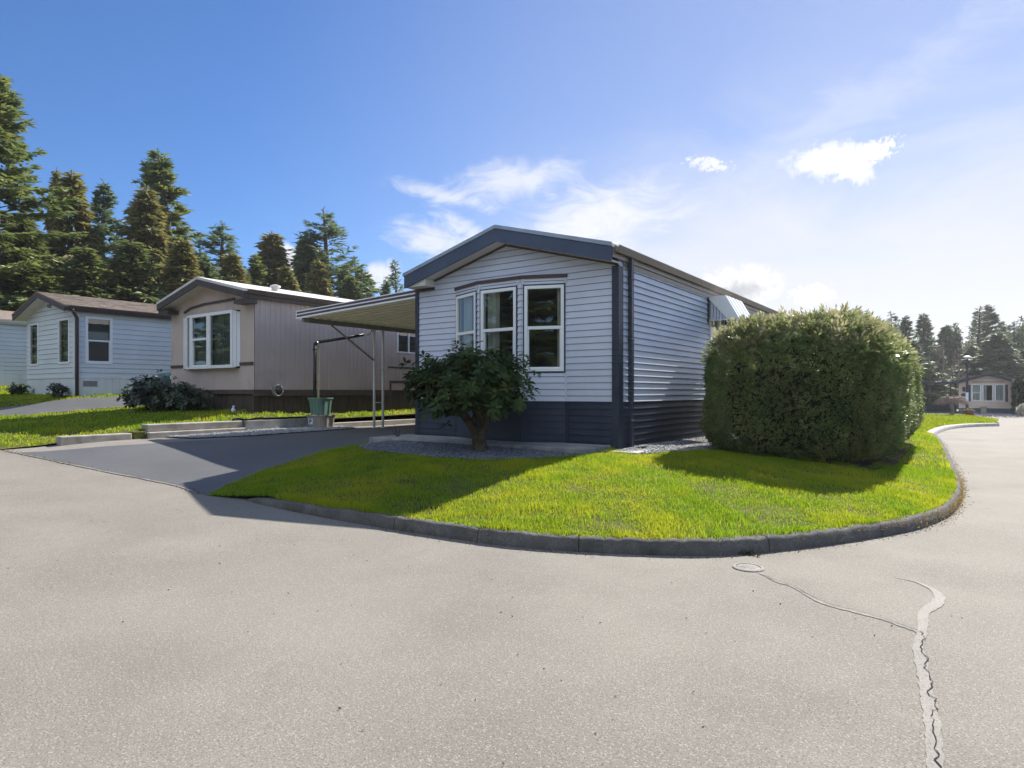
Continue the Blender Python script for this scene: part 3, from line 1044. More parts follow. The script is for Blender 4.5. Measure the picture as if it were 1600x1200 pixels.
EDGE = True
pad_poly = [(-9.35, 8.25), (-4.7, 8.25), (-4.7, 9.4), (-9.35, 9.4)]
hedge_foot = [(-3.3, 10.9), (-1.2, 10.9), (-1.2, 18), (-3.3, 18)]
bed_hole = [(-9.4, 8.5)] + bed_poly[1:-1] + [(-4.5, 8.9)]
side_hole = [(-4.6, 9.25)] + side_poly[1:]
lawn_grass_poly = offset_line(kline, 0.10)[2:] + [(-4.4, 24), (-4.5, 9.3), (-9.3, 9.3), (-9.3, 8.3)] + lawn_left[::-1]
near_half = [p for p in lawn_grass_poly]
o = grass('grass', lawn_grass_poly, GE, 7500, 0.052, 0.0030, M['grass'], [bed_hole, side_hole, pad_poly, hedge_foot, [(-20, 12.5), (20, 12.5), (20, 40), (-20, 40)]])
tag(o, 'short mossy lawn grass inside the curved kerb', 'grass')
o = grass('grass', lawn_grass_poly, GE, 900, 0.07, 0.008, M['grass'], [side_hole, hedge_foot, [(-20, -5), (20, -5), (20, 12.5), (-20, 12.5)]])
tag(o, 'strip of lawn grass between the hedge and the side road', 'grass')
ov = offset_line(kline, 0.07)[3:]
ov2 = offset_line(kline, 0.20)[3:]
o = grass('grass', [p for p in ov if p[1] < 13] + [p for p in ov2 if p[1] < 13][::-1], GE, 7000, 0.07, 0.0035, M['grass'])
tag(o, 'ragged longer grass hanging over the kerb edge', 'grass')
tan_foot = [(-14.95, 9.3), (-19.2, 9.3), (-19.2, 30), (-14.95, 30)]
white_foot = [(-23.1, 8.3), (-27.5, 8.3), (-27.5, 30), (-23.1, 30)]
wdrive_poly = [(-20.9, 3.8), (-20.6, 6.2), (-20.2, 9), (-20.0, 24), (-22.4, 24), (-22.5, 9), (-23.6, 6.2), (-25.5, 5.4), (-25.5, 3.8)]
west_grass_poly = [(-14.1, 4.0), (-14.12, 30), (-34, 26), (-34, 4.0)]
o = grass('grass', west_grass_poly, GW, 720, 0.075, 0.010, M['grass'], [tan_foot, white_foot, wdrive_poly])
tag(o, 'bright mossy lawn in front of the tan and white homes', 'grass')
sheet('side_driveway', wdrive_poly, GW, 0.4, M['drive'], dz_=0.02)

# ------------------------------------------------------------------ low walls beside the drive


def wall_blocks():
    def block(name, label, v0, v1, z0, z1, u0, u1, mat='timber'):
        mb = MB()
        mb.box(u0, u1, v0, v1, z0, z1)
        o_ = mb.build(name, M[mat], None, bevel=0.02)
        return tag(o_, label, 'kerb block')
    block('kerb_block', 'long single concrete kerb block lying at the lawn edge nearest the road', 4.75, 6.02, .40, .60, -14.12, -13.9)
    block('kerb_block', 'lower course of the stepped concrete edging beside the gravel', 6.32, 8.55, .40, .60, -14.10, -13.84)
    block('kerb_block', 'upper course of the stepped concrete edging beside the gravel', 6.34, 8.5, .602, .76, -14.24, -13.96)
    mb = MB()
    mb.box(-14.10, -13.92, 6.04, 6.31, .40, .63)
    tag(mb.build('mossy_stone', M['moss'], None, bevel=0.03), 'mossy green stone filling the gap between two kerb blocks', 'stone')
    r_ = thing('garden_wall', 'low grey concrete wall with black edging running to the plastic bins', 'wall', (-14.05, 9.6, .45))
    mb = MB()
    mb.box(-14.16, -13.98, 8.58, 10.45, .42, .755)
    mb.build('wall', M['concrete'], r_, bevel=0.012)
    mb = MB()
    mb.tube([(-14.08, 8.3 + i * .15, .785 + .02 * math.sin(i * 1.7) * (i < 6)) for i in range(15)], .028, 6)
    mb.build('edging', M['black'], r_)
    mb = MB()
    mb.box(-14.12, -13.96, 11.05, 24, .42, .60)
    tag(mb.build('garden_kerb', M['kerb_light'], None, bevel=0.012), 'sunlit concrete edging between lawn and carport posts', 'kerb')


wall_blocks()

# ------------------------------------------------------------------ houses


def gable_roof(root, u0, u1, v0, v1, ze, zp, mt, th=0.05, fh=0.22, mf='fascia', ms='soffit', vw=None, cap=None, gut='gutter', side_f=0.16):
    """roof of two slopes; u0,u1 eave edges; ze,zp top heights; vw = plane of the front wall"""
    uc = (u0 + u1) / 2
    mb = MB()
    # two roof slabs butted at the ridge
    mb.prism([(u0, v0, ze - th), (uc, v0, zp - th), (uc, v0, zp), (u0, v0, ze)], (0, v1 - v0, 0))
    mb.prism([(uc, v0, zp - th), (u1, v0, ze - th), (u1, v0, ze), (uc, v0, zp)], (0, v1 - v0, 0))
    roof = mb.build('roof', M[mt], root)
    fb = MB()
    a = th + .001
    fb.prism([(u0 + .01, v0 + .008, ze - a - fh), (uc, v0 + .008, zp - a - fh), (uc, v0 + .008, zp - a), (u0 + .01, v0 + .008, ze - a)], (0, .035, 0))
    fb.prism([(uc, v0 + .008, zp - a - fh), (u1 - .01, v0 + .008, ze - a - fh), (u1 - .01, v0 + .008, ze - a), (uc, v0 + .008, zp - a)], (0, .035, 0))
    fb.build('fascia', M[mf], roof)
    if cap:
        cb = MB()
        cb.prism([(u0 - .012, v0 - .012, ze - th), (uc, v0 - .012, zp - th), (uc, v0 - .012, zp + .012), (u0 - .012, v0 - .012, ze + .012)], (0, .0115, 0))
        cb.prism([(uc, v0 - .012, zp - th), (u1 + .012, v0 - .012, ze - th), (u1 + .012, v0 - .012, ze + .012), (uc, v0 - .012, zp + .012)], (0, .0115, 0))
        cb.build('roof_edge', M[cap], roof)
    if vw is not None:
        sb = MB()
        k = fh - .03
        sb.prism([(u0 + .02, v0 + .045, ze - th - k - .02), (uc, v0 + .045, zp - th - k - .02), (uc, v0 + .045, zp - th - k), (u0 + .02, v0 + .045, ze - th - k)], (0, vw - v0 - .035, 0))
        sb.prism([(uc, v0 + .045, zp - th - k - .02), (u1 - .02, v0 + .045, ze - th - k - .02), (u1 - .02, v0 + .045, ze - th - k), (uc, v0 + .045, zp - th - k)], (0, vw - v0 - .035, 0))
        sb.build('soffit', M[ms], roof)
    for (ux, sgn) in ((u0, -1), (u1, 1)):
        gb = MB()
        x0, x1 = (ux + .002, ux + .085) if sgn > 0 else (ux - .085, ux - .002)
        vs = v0 + .12
        # K-profile gutter: back, bottom, front as an open trough
        if sgn > 0:
            prof = [(x0, ze - .02), (x0, ze - .13), (x1 - .03, ze - .13), (x1 - .012, ze - .07), (x1, ze - .03), (x1, ze - .015), (x1 - .01, ze - .015), (x1 - .012, ze - .04), (x1 - .03, ze - .12), (x0 + .01, ze - .12), (x0 + .01, ze - .02)]
        else:
            prof = [(x1, ze - .02), (x1 - .01, ze - .02), (x1 - .01, ze - .12), (x0 + .03, ze - .12), (x0 + .012, ze - .04), (x0 + .01, ze - .015), (x0, ze - .015), (x0, ze - .03), (x0 + .012, ze - .07), (x0 + .03, ze - .13), (x1, ze - .13)]
        gb.prism([(p, vs, z) for p, z in prof], (0, v1 - vs, 0))
        gb.build('gutter', M[gut], roof)
        eb = MB()
        q0, q1 = (ux - .04, ux) if sgn > 0 else (ux, ux + .04)
        eb.box(q0, q1, v0 + .05, v1, ze - th - side_f, ze - th - .002)
        eb.build('eave_board', M[gut], roof)
    return roof


def room(root, x0, x1, y0, y1, z0, z1):
    mb = MB()
    p = [(x0, y0, z0), (x1, y0, z0), (x1, y1, z0), (x0, y1, z0), (x0, y0, z1), (x1, y0, z1), (x1, y1, z1), (x0, y1, z1)]
    mb.faces(p, [(0, 1, 2, 3), (7, 6, 5, 4), (6, 2, 1, 5), (7, 3, 2, 6), (4, 0, 3, 7)])
    mb.build('interior', M['room'], root)


def facet_frame(a, b):
    return frame(a[0], a[1], b[0] - a[0], b[1] - a[1]), math.hypot(b[0] - a[0], b[1] - a[1])


# ---- main house
UL, UR, VF, VB = -9.10, -4.60, 9.37, 27.0
ZS, ZB = 1.285, 0.40
ZE, ZP, V0 = 3.80, 4.425, 9.03
home = thing('mobile_home', 'pale grey clapboard home with navy skirting and gable, behind the rhododendron', 'house', ((UL + UR) / 2, VF, 0.55))
slope = (ZP - ZE) / ((UR - UL) / 2 + .05)
fb_, eb_ = -0.27, 0.0
front = frame(UL, VF, 1, 0)
rwall = frame(UR, VF, 0, 1)
lwall = frame(UL, VB, 0, -1)
wtop = [(slope, ZE - .22), (-slope, ZE - .22 + slope * (UR - UL))]
A, B, C_, D = (-8.055, VF), (-7.273, VF - .30), (-6.302, VF - .30), (-5.563, VF)
ZBAY = 3.44
bay_hole = [(A[0] - UL, D[0] - UL, -1, ZBAY)]
mb = MB()
lap(mb, front, 0, UR - UL, ZS, 4.4, .11, bay_hole, wtop)
AW = (13.75 - VF, 15.1 - VF)          # side window under the awning
lap(mb, rwall, 0, VB - VF, ZS, ZE - .14, .11, [(AW[0] + .1, AW[1] - .1, 2.1, 3.2)], (), .024, 1.7, .008, .002)
lap(mb, lwall, 0, VB - VF, ZS, ZE - .14, .11)
fac = []
for (p, q) in ((A, B), (B, C_), (C_, D)):
    fr, L = facet_frame(p, q)
    fac.append((fr, L))
WZ0, WZ1, WZM = 1.80, 3.285, 2.555
wins = [(.045, .79), (.085, .87), (.055, .75)]
for (fr, L), (a, b) in zip(fac, wins):
    lap(mb, fr, 0, L, ZS, ZBAY, .11, [(a, b, WZ0, WZ1)])
mb.poly([(A[0], A[1], ZBAY), (B[0], B[1], ZBAY), (C_[0], C_[1], ZBAY), (D[0], D[1], ZBAY)])
mb.build('wall', M['siding'], home)
mb = MB()
lap(mb, front, 0, UR - UL, ZB, ZS - .02, .11, [(A[0] - UL, D[0] - UL, -1, 2)], gap=0.005)
lap(mb, rwall, 0, VB - VF, ZB, ZS - .02, .11, (), (), .026, 1.8, .008, .0)
lap(mb, lwall, 0, VB - VF, ZB, ZS - .02, .11)
for (fr, L) in fac:
    lap(mb, fr, 0, L, ZB, ZS - .02, .11, gap=0.005)
for (fr, L, s0, s1) in [(front, 0, 0, A[0] - UL), (front, 0, D[0] - UL, UR - UL)] + [(f, L, 0, L) for f, L in fac] + [(rwall, 0, 0, VB - VF)]:
    mb.lbox(fr, s0, s1, ZS - .022, ZS + .002, -.01, .024)
    mb.lbox(fr, s0, s1, ZB, ZS - .023, -.04, -.03)
mb.build('skirting', M['navy_siding'], home)
# panel joints on skirt and bay
mb = MB()
for (x, y) in (A, B, C_, D):
    mb = MB()
    mb.box(x - .022, x + .022, y - .024, y + .01, ZB, ZS - .024)
    mb.build('skirting_trim', M['navy'], home)
mb = MB()
for (fr, L), (a, b) in zip(fac, wins):
    for s_ in (a - .05, b + .012):
        if 0 <= s_ < L:
            mb = MB()
            mb.lbox(fr, max(0.004, s_), min(L - .004, s_ + .036), WZ1 + .04, ZBAY - .02, -.01, .024)
            mb.build('bay_trim', M['siding'], home)
for fr, s_ in ((fac[1][0], fac[1][1] - .03), (fac[2][0], fac[2][1] - .032), (fac[0][0], 0.0)):
    mb = MB()
    mb.lbox(fr, s_, s_ + .03, ZS + .002, WZ0 - .04, -.01, .024)
    mb.build('bay_trim', M['siding'], home)
mb = MB()
for (fr, L) in fac:
    mb.lbox(fr, -.012, L + .012, ZBAY - .03, ZBAY + .03, -.05, .035 + .001 * fac.index((fr, L)))
# rake trim on the wall under the soffit
t_ = .055
uc = (UL + UR) / 2
for (a, za, b, zb) in ((UL + .5, ZE - .26 + slope * .55, uc, ZP - .26), (uc, ZP - .26, UR, ZE - .26 + slope * .05)):
    mb.prism([(a, VF - .035, za - t_), (b, VF - .035, zb - t_), (b, VF - .035, zb), (a, VF - .035, za)], (0, .04, 0))
mb.box(UL - .02, UL + .5, VF - .034, VF + .006, 3.475, 3.53)
mb.build('gable_trim', M['maroon'], home)
mb = MB()
mb.box(UL - .04, UL + .5, V0 + .05, VF + .01, 3.531, 3.60)
mb.prism([(UL - .04, V0 + .05, 3.601), (UL + .5, V0 + .05, 3.601), (UL + .5, V0 + .05, 3.66)], (0, VF - V0 - .05, 0))
mb.build('eave_return', M['soffit'], home)
mb = MB()
mb.box(UR - .10, UR + .028, VF - .03, VF + .14, .50, ZE - .30)
mb.build('corner_board', M['navy'], home, bevel=.004)
mb = MB()
mb.box(UL - .028, UL + .07, VF - .03, VF + .10, .50, 3.474)
mb.build('corner_board', M['navy'], home, bevel=.004)
gable_roof(home, UL - .05, UR + .05, V0, VB + .3, ZE, ZP, 'roof_metal', .05, .235, 'fascia', 'soffit', VF, 'fascia_cap', 'gutter')
mb = MB()
mb.box(UR + .004, UR + .03, VF + .15, VB, ZE - .30, ZE - .19)
mb.build('frieze_board', M['gutter'], home)
mb = MB()
dsv = 9.72
mb.box(UR + .032, UR + .10, dsv - .045, dsv + .045, .52, ZE - .14)
mb.prism([(UR + .032, dsv - .044, .519), (UR + .10, dsv - .044, .519), (UR + .32, dsv - .044, .50), (UR + .32, dsv - .044, .56)], (0, .088, 0))
for z in (.95, 2.3, 3.3):
    mb.box(UR + .028, UR + .104, dsv - .055, dsv + .055, z, z + .03)
mb.build('downspout', M['navy'], home, bevel=.006)
cur = [[(.05, .5, .02, .98)], [(.05, .36, .02, .98)], [(.80, .97, .02, .98)]]
for (fr, L), (a, b), c in zip(fac, wins, cur):
    window(home, fr, a, b, WZ0, WZ1, 'hung', .055, WZM, casing=('navy', .026), curtain=c)
room(home, UL + .1, UR - .1, VF + .05, VF + 4.2, ZS, 3.5)
window(home, rwall, AW[0] + .1, AW[1] - .1, 2.1, 3.2, 'slider', .05)
# awning on the side wall: flat top, sloped front, solid wing at each end, slats below the wing
v0_, v1_ = 13.72, 14.95
xa = UR + .03
prof_a = [(xa, 3.50), (xa + .42, 3.50), (xa + .76, 3.00)]
aw = MB()
aw.prism([(xa, v0_, 3.50), (xa + .35, v0_, 3.50), (xa + .35, v0_, 3.52), (xa, v0_, 3.52)], (0, v1_ - v0_, 0))
nrib = 9
for k in range(nrib):
    a, b = v0_ + (v1_ - v0_) * k / nrib, v0_ + (v1_ - v0_) * (k + 1) / nrib
    h = .012 * (k % 2)
    aw.prism([(xa + .351 + h, a, 3.50), (xa + .64 + h, a, 2.98), (xa + .665 + h, a, 2.995), (xa + .37 + h, a, 3.522)], (0, b - a, 0))
awn = aw.build('awning', M['white'], home)
for v in (v0_ - .022, v1_ + .002):
    sp = MB()
    sp.prism([(xa + .02, v, 3.46), (xa + .40, v, 3.02), (xa + .63, v, 2.99), (xa + .36, v, 3.495), (xa + .02, v, 3.495)], (0, .02, 0))
    sp.build('end_wing', M['white'], awn)
    sp = MB()
    for k in range(6):
        x0 = xa + .05 + .064 * k
        sp.box(x0, x0 + .045, v + .021 if v < 15 else v - .015, v + .036 if v < 15 else v - .001, 3.03, 3.44 - .064 * k * 1.02)
    sp.box(xa, xa + .46, v + .004, v + .03, 2.985, 3.025)
    sp.build('end_slats', M['siding'], awn)
    fr_ = MB()
    fr_.box(xa - .02, xa + .018, v - .01, v + .03, 2.95, 3.5)
    fr_.build('awning_frame', M['navy'], awn)
# concrete pad in front
mb = MB()
mb.prism([(-9.35, 8.30, .40), (-4.72, 8.52, .40), (-4.72, 9.36, .40), (-9.35, 9.36, .40)][::1], (0, 0, .175))
pad = mb.build('patio_slab', M['concrete'], None, bevel=.015)
tag(pad, kind='structure')
mb = MB()
mb.box(-4.72, -4.1, 9.0, 9.9, .35, .515)
tag(mb.build('splash_slab', M['kerb_light'], None, bevel=.012), 'small pale concrete splash slab at the foot of the navy downspout', 'slab')

# ---- carport
CO, CV0, CV1 = -13.39, 9.67, 22.0
car_r = thing('carport', 'cream metal carport roof with striped fascia beside the grey home', 'carport', (CO, 12, .45))
zi, zo = 3.46, 3.285
mb = MB()
pitch = .26
v = CV0
prof = []
while v < CV1:
    prof += [(v, 0), (v + pitch * .42, 0), (v + pitch * .5, .045), (v + pitch * .92, .045)]
    v += pitch
prof = [(a, b) for a, b in prof if a <= CV1]
for (a, ha), (b, hb) in zip(prof[:-1], prof[1:]):
    mb.poly([(CO, b, zo + hb), (CO, a, zo + ha), (UL - .035, a, zi + ha), (UL - .035, b, zi + hb)])
rp = mb.build('roof_panel', M['carport'], car_r)
so = rp.modifiers.new('thickness', 'SOLIDIFY')
so.thickness = .006
mb = MB()
fz0, fz1 = -.035, .155


def edge_band(mb, a, b, o0, o1):
    mb.prism([(CO - .05, CV0 - o1, zo + a), (UL - .03, CV0 - o1, zi + a), (UL - .03, CV0 - o1, zi + b), (CO - .05, CV0 - o1, zo + b)], (0, o1 - o0, 0))
    mb.box(CO - .05 - o1, CO - .05 - o0, CV0 - o1, CV1, zo + a, zo + b)


edge_band(mb, fz0, fz1, 0.0, .05)
ff = mb.build('fascia', M['carport_top'], car_r)
for (a, b) in ((.005, .052), (.085, .132)):
    mb = MB()
    edge_band(mb, a, b, .051, .056)
    mb.build('stripe', M['stripe'], ff)
mb = MB()
mb.box(CO + .06, CO + .14, CV0 + .01, CV1, zo - .12, zo - .004)
mb.build('beam', M['beam'], car_r)
pu = CO + .10
for (v, first) in ((12.0, 1), (12.32, 0), (18.6, 0), (18.92, 0)):
    mb = MB()
    zb = float(GE(np.array([pu]), np.array([v]))[0])
    mb.tube([(pu, v, zb - .05), (pu, v, zo - .121)], .034, 10)
    mb.lathe([(.06, 0), (.06, .008), (.03, .012)], (pu, v, zb + .004), 10)
    mb.build('post', M['post'], car_r)
for va in (12.0, 18.6):
    for z in (1.15, 2.1):
        mb = MB()
        mb.tube([(pu, va + .034, z), (pu, va + .286, z)], .014, 6)
        mb.build('rung', M['post'], car_r)
mb = MB()
mb.tube([(pu, 11.98, 2.32), (pu, 10.55, zo - .125)], .026, 8)
mb.build('brace', M['beam'], car_r)
mb = MB()
mb.tube([(pu - .04, 11.95, 3.14), (pu - .05, 11.9, 3.05), (pu - .09, 11.82, 3.02), (pu - .15, 11.72, 3.005)], .035, 10)
mb.build('downpipe_elbow', M['post'], car_r)
dp = thing('drainpipe', 'black plastic drainpipe bent from the carport gutter down into the green tub', 'pipe', (-13.98, 10.62, .95))
mb = MB()
mb.tube([(pu - .14, 11.74, 3.005), (-13.98, 10.66, 2.76)], .042, 10)
mb.build('pipe', M['black'], dp)
mb = MB()
mb.tube([(-13.98, 10.645, 2.755), (-13.985, 10.60, 2.73), (-13.99, 10.57, 2.68)], .05, 10)
mb.tube([(-13.99, 10.575, 2.71), (-14.0, 10.57, 1.02)], .045, 10)
for z in (1.7, 2.55):
    mb.tube([(-13.995, 10.572, z), (-13.995, 10.572, z + .03)], .055, 10)
mb.build('pipe', M['black'], dp)
mb = MB()
mb.box(-13.955, -13.92, 10.62, 10.655, 1.0, 2.74)
tag(mb.build('stake', M['stake'], None, bevel=.003), 'thin pale wooden stake propped beside the upright black drainpipe', 'stake')


def tub(name, label, c, w, d, h, mat, taper=.86, rot=0.0):
    r_ = thing(name, label, 'tub', c)
    mb = MB()

    def ring(f, z, inset=0.0):
        a, b = w / 2 * f - inset, d / 2 * f - inset
        k = .05
        pts = [(-a + k, -b), (a - k, -b), (a, -b + k), (a, b - k), (a - k, b), (-a + k, b), (-a, b - k), (-a, -b + k)]
        cr, sr = math.cos(rot), math.sin(rot)
        return [(c[0] + x * cr - y * sr, c[1] + x * sr + y * cr, c[2] + z) for x, y in pts]
    rings = [ring(taper, 0), ring(taper + (1 - taper) * .84, h * .84), ring(taper + (1 - taper) * .84 + .06, h * .845), ring(1.05, h * .93), ring(1.10, h * .935), ring(1.10, h), ring(1.03, h), ring(taper * .96, .03)]
    pts = [p for r2 in rings for p in r2]
    fs = [tuple(range(7, -1, -1)), tuple(len(pts) - 8 + k for k in range(8))]
    for j in range(len(rings) - 1):
        fs += [(j * 8 + k, j * 8 + (k + 1) % 8, (j + 1) * 8 + (k + 1) % 8, (j + 1) * 8 + k) for k in range(8)]
    mb.faces(pts, fs)
    mb.build('body', M[mat], r_)
    cr, sr = math.cos(rot), math.sin(rot)
    for (sx, sy, ax) in [(x, -1, 0) for x in (-.55, 0, .55)] + [(1, y, 1) for y in (-.5, .5)] + [(-1, y, 1) for y in (-.5, .5)]:
        for (f0, f1) in ((0.02, .84),):
            pts = []
            for z in (f0, f1):
                f = taper + (1 - taper) * z
                hw = .022
                if ax == 0:
                    q = [(sx * w / 2 * f - hw, -d / 2 * f - .014), (sx * w / 2 * f + hw, -d / 2 * f - .014), (sx * w / 2 * f + hw, -d / 2 * f + .004), (sx * w / 2 * f - hw, -d / 2 * f + .004)]
                else:
                    q = [(sx * (w / 2 * f + .014), sy * d / 2 * f - hw), (sx * (w / 2 * f + .014), sy * d / 2 * f + hw), (sx * (w / 2 * f - .004), sy * d / 2 * f + hw), (sx * (w / 2 * f - .004), sy * d / 2 * f - hw)]
                pts += [(c[0] + x * cr - y * sr, c[1] + x * sr + y * cr, c[2] + z * h) for x, y in q]
            ribm = MB()
            ribm.faces(pts, [(0, 3, 2, 1), (4, 5, 6, 7), (0, 1, 5, 4), (1, 2, 6, 5), (2, 3, 7, 6), (3, 0, 4, 7)])
            ribm.build('rib', M[mat], r_)
    return r_


zb_ = .51
t1 = tub('storage_tub', 'beige plastic tub with a blue and white sticker, under the green tub', (-13.86, 10.66, zb_), .54, .58, .33, 'beige_bin', .9, R(20))
mb = MB()
c20, s20 = math.cos(R(20)), math.sin(R(20))


def tl(x, y, z):
    return (-13.86 + x * c20 - y * s20, 10.66 + x * s20 + y * c20, zb_ + z)


yo = -.58 / 2 * .94 - .012
mb.prism([tl(-.19, yo, .09), tl(-.06, yo, .09), tl(-.06, yo, .24), tl(-.19, yo, .24)], (s20 * .004, -c20 * .004, 0))
st = mb.build('sticker', M['label_white'], t1)
mb = MB()
mb.prism([tl(-.17, yo - .005, .11), tl(-.14, yo - .005, .11), tl(-.14, yo - .005, .22), tl(-.17, yo - .005, .22)], (s20 * .002, -c20 * .002, 0))
mb.prism([tl(-.139, yo - .005, .15), tl(-.09, yo - .005, .16), tl(-.08, yo - .005, .20), tl(-.139, yo - .005, .22)], (s20 * .002, -c20 * .002, 0))
mb.build('print', M['label_blue'], st)
tub('storage_tub', 'sage green plastic tub standing on the beige tub below the drainpipe', (-13.87, 10.66, zb_ + .333), .43, .52, .45, 'green_tote', .84, R(14))

# ---- tan house
TU0, TU1, TV = -19.15, -14.88, 9.38
TS, TE, TP, TV0, TVB = 1.50, 4.06, 4.58, 9.0, 24.0
tan_h = thing('mobile_home', 'tan ribbed home with brown skirting, fascia and a white framed bay window', 'house', ((TU0 + TU1) / 2, TV, .95))
tfront, trw = frame(TU0, TV, 1, 0), frame(TU1, TV, 0, 1)
tlw = frame(TU0, TVB, 0, -1)
tsl = (TP - TE) / ((TU1 - TU0) / 2 + .12)
ttop = [(tsl, TE - .17), (-tsl, TE - .17 + tsl * (TU1 - TU0))]
a_, b_, c_, d_ = (-18.40, TV), (-17.75, TV - .14), (-15.62, TV - .14), (-15.52, TV)
mb = MB()
ribs(mb, tfront, 0, TU1 - TU0, TS, 4.5, .30, .008, .006, [(a_[0] - TU0, d_[0] - TU0, 2.08, 3.60)], ttop)
ribs(mb, trw, 0, TVB - TV, TS, TE - .12, .155, .035, .014, [(14.39 - TV, 15.45 - TV, 2.70, 3.45)])
ribs(mb, tlw, 0, TVB - TV, TS, TE - .12, .155, .035, .014)
mb.poly([(a_[0], a_[1], 3.60), (b_[0], b_[1], 3.60), (c_[0], c_[1], 3.60), (d_[0], d_[1], 3.60)])
mb.poly([(d_[0], d_[1], 2.08), (c_[0], c_[1], 2.08), (b_[0], b_[1], 2.08), (a_[0], a_[1], 2.08)])
mb.build('wall', M['tan'], tan_h)
mb = MB()
ribs(mb, frame(TU0 + .06, TV + .05, 1, 0), 0, TU1 - TU0 - .12, .80, TS - .10, .18, .016, .012)
ribs(mb, frame(TU1 - .06, TV + .05, 0, 1), 0, 14.13 - TV - .05, .80, TS - .10, .14, .016, .012)
ribs(mb, frame(TU1 - .06, 14.13, 0, 1), 0, TVB - 14.13, .80, 1.72, .14, .016, .012)
ribs(mb, frame(TU0 + .06, TVB, 0, -1), 0, TVB - TV, .80, TS - .10, .14, .016, .012)
mb.build('skirting', M['brown_skirt'], tan_h)
mb = MB()
mb.lbox(tfront, 0, TU1 - TU0, TS - .11, TS + .004, -.03, .028)
mb.lbox(trw, -.028, 14.13 - TV, TS - .16, TS + .002, -.03, .026)
mb.lbox(trw, 14.13 - TV - .06, TVB - TV, 1.72, 1.80, -.03, .030)
mb.lbox(trw, 14.13 - TV - .06, 14.13 - TV, TS + .003, 1.719, -.03, .029)
mb.build('skirt_rail', M['brown_beam'], tan_h)
mb = MB()
mb.lbox(tfront, 0, a_[0] - TU0 - .03, 2.14, 2.22, -.01, .03)
mb.build('trim', M['brown'], tan_h)
mb = MB()
mb.lbox(tfront, d_[0] - TU0 + .0, TU1 - TU0 - .03, 2.14, 2.22, -.01, .03)
mb.build('trim', M['brown'], tan_h)
mb = MB()
mb.lbox(trw, 14.0 - TV, TVB - TV, 2.20, 2.25, -.01, .026)
mb.build('trim', M['brown'], tan_h)
mb = MB()
arch = [(-18.35, 3.70), (-18.0, 3.80), (-17.3, 3.86), (-15.75, 3.88)]
for (p, zp_), (q, zq) in zip(arch[:-1], arch[1:]):
    mb.prism([(p, TV - .05, zp_), (q, TV - .05, zq), (q, TV - .05, zq + .055), (p, TV - .05, zp_ + .055)], (0, .055, 0))
mb.build('trim', M['brown'], tan_h)
gable_roof(tan_h, TU0 - .12, TU1 + .12, TV0, TVB + .2, TE, TP, 'roof_metal', .07, .17, 'brown', 'soffit', TV, None, 'brown', .17)
mb = MB()
mb.box(TU0 - .10, TU0 + .45, TV0 + .05, TV + .02, TE - .36, TE - .25)
mb.build('eave_return', M['brown'], tan_h)
mb = MB()
mb.box(TU1 - .40, TU1 + .10, TV0 + .05, TV + .02, TE - .36, TE - .25)
mb.build('eave_return', M['brown'], tan_h)
for (p, q, knd, s0, s1, zm) in ((a_, b_, 'fixed', .275, .655, None), (b_, c_, 'hung', .01, .94, None), (b_, c_, 'fixed', .945, 2.12, None)):
    fr, L = facet_frame(p, q)
    window(tan_h, fr, s0, min(s1, L - .005), 2.08, 3.60, knd, .085 if L > 1 else .06, 2.90 if knd == 'hung' else None, curtain=[(.04, .97, .02, .98)] if L > 1 else None, cmat='grey_curtain')
fr, L = facet_frame(a_, b_)
mb = MB()
mb.lbox(fr, 0.0, .085, 2.10, 3.58, -.06, .03)
mb.lbox(fr, .09, .175, 2.10, 3.58, -.06, .02)
mb.lbox(fr, .18, .27, 2.10, 3.58, -.06, .026)
mb.build('bay_panel', M['white'], tan_h)
fr, L = facet_frame(c_, d_)
mb = MB()
mb.lbox(fr, .004, L * .45, 2.10, 3.58, -.04, .02)
mb.lbox(fr, L * .48, L - .004, 2.12, 3.56, -.04, .014)
mb.build('bay_panel', M['white'], tan_h)
window(tan_h, trw, 14.39 - TV, 15.45 - TV, 2.70, 3.45, 'slider', .05, curtain=[(.05, .95, .05, .55)], cmat='blind')
room(tan_h, TU0 + .1, TU1 - .1, TV + .05, TV + 7, TS, 3.9)
mb = MB()
mb.lathe([(.10, -.15), (.10, .06), (.14, .065), (.14, .11), (.05, .14)], (-15.5, 10.4, 4.26), 12)
mb.build('roof_vent', M['roof_metal'], tan_h)
hr = thing('garden_hose', 'grey coiled hose hung on the tan ribbed side wall', 'hose', (TU1 + .06, 10.02, 1.48))
for k in range(4):
    mb = MB()
    mb.tube([(TU1 + .04 + .02 * k, 10.02 + (.17 - .012 * k) * math.cos(i * .3142) * .95, 1.48 + (.155 - .006 * k) * math.sin(i * .3142)) for i in range(21)], .011, 6)
    mb.build('coil', M['wire'], hr)
mb = MB()
mb.box(TU1 + .012, TU1 + .13, 9.97, 10.07, 1.60, 1.63)
mb.build('hanger', M['wire'], hr)
# small garden ornament by the brown skirt
orn = thing('garden_ornament', 'tiny white and blue bird ornament on the lawn beside brown skirting', 'ornament', (-15.3, 9.05, .92))
mb = MB()
mb.lathe([(.05, 0), (.06, .05), (.04, .10), (.015, .12)], (-15.3, 9.05, .92), 10)
mb.build('body', M['label_white'], orn)
mb = MB()
mb.tube([(-15.3, 9.05, 1.03), (-15.27, 9.04, 1.08)], [.03, .025], 8)
mb.build('head', M['white'], orn)

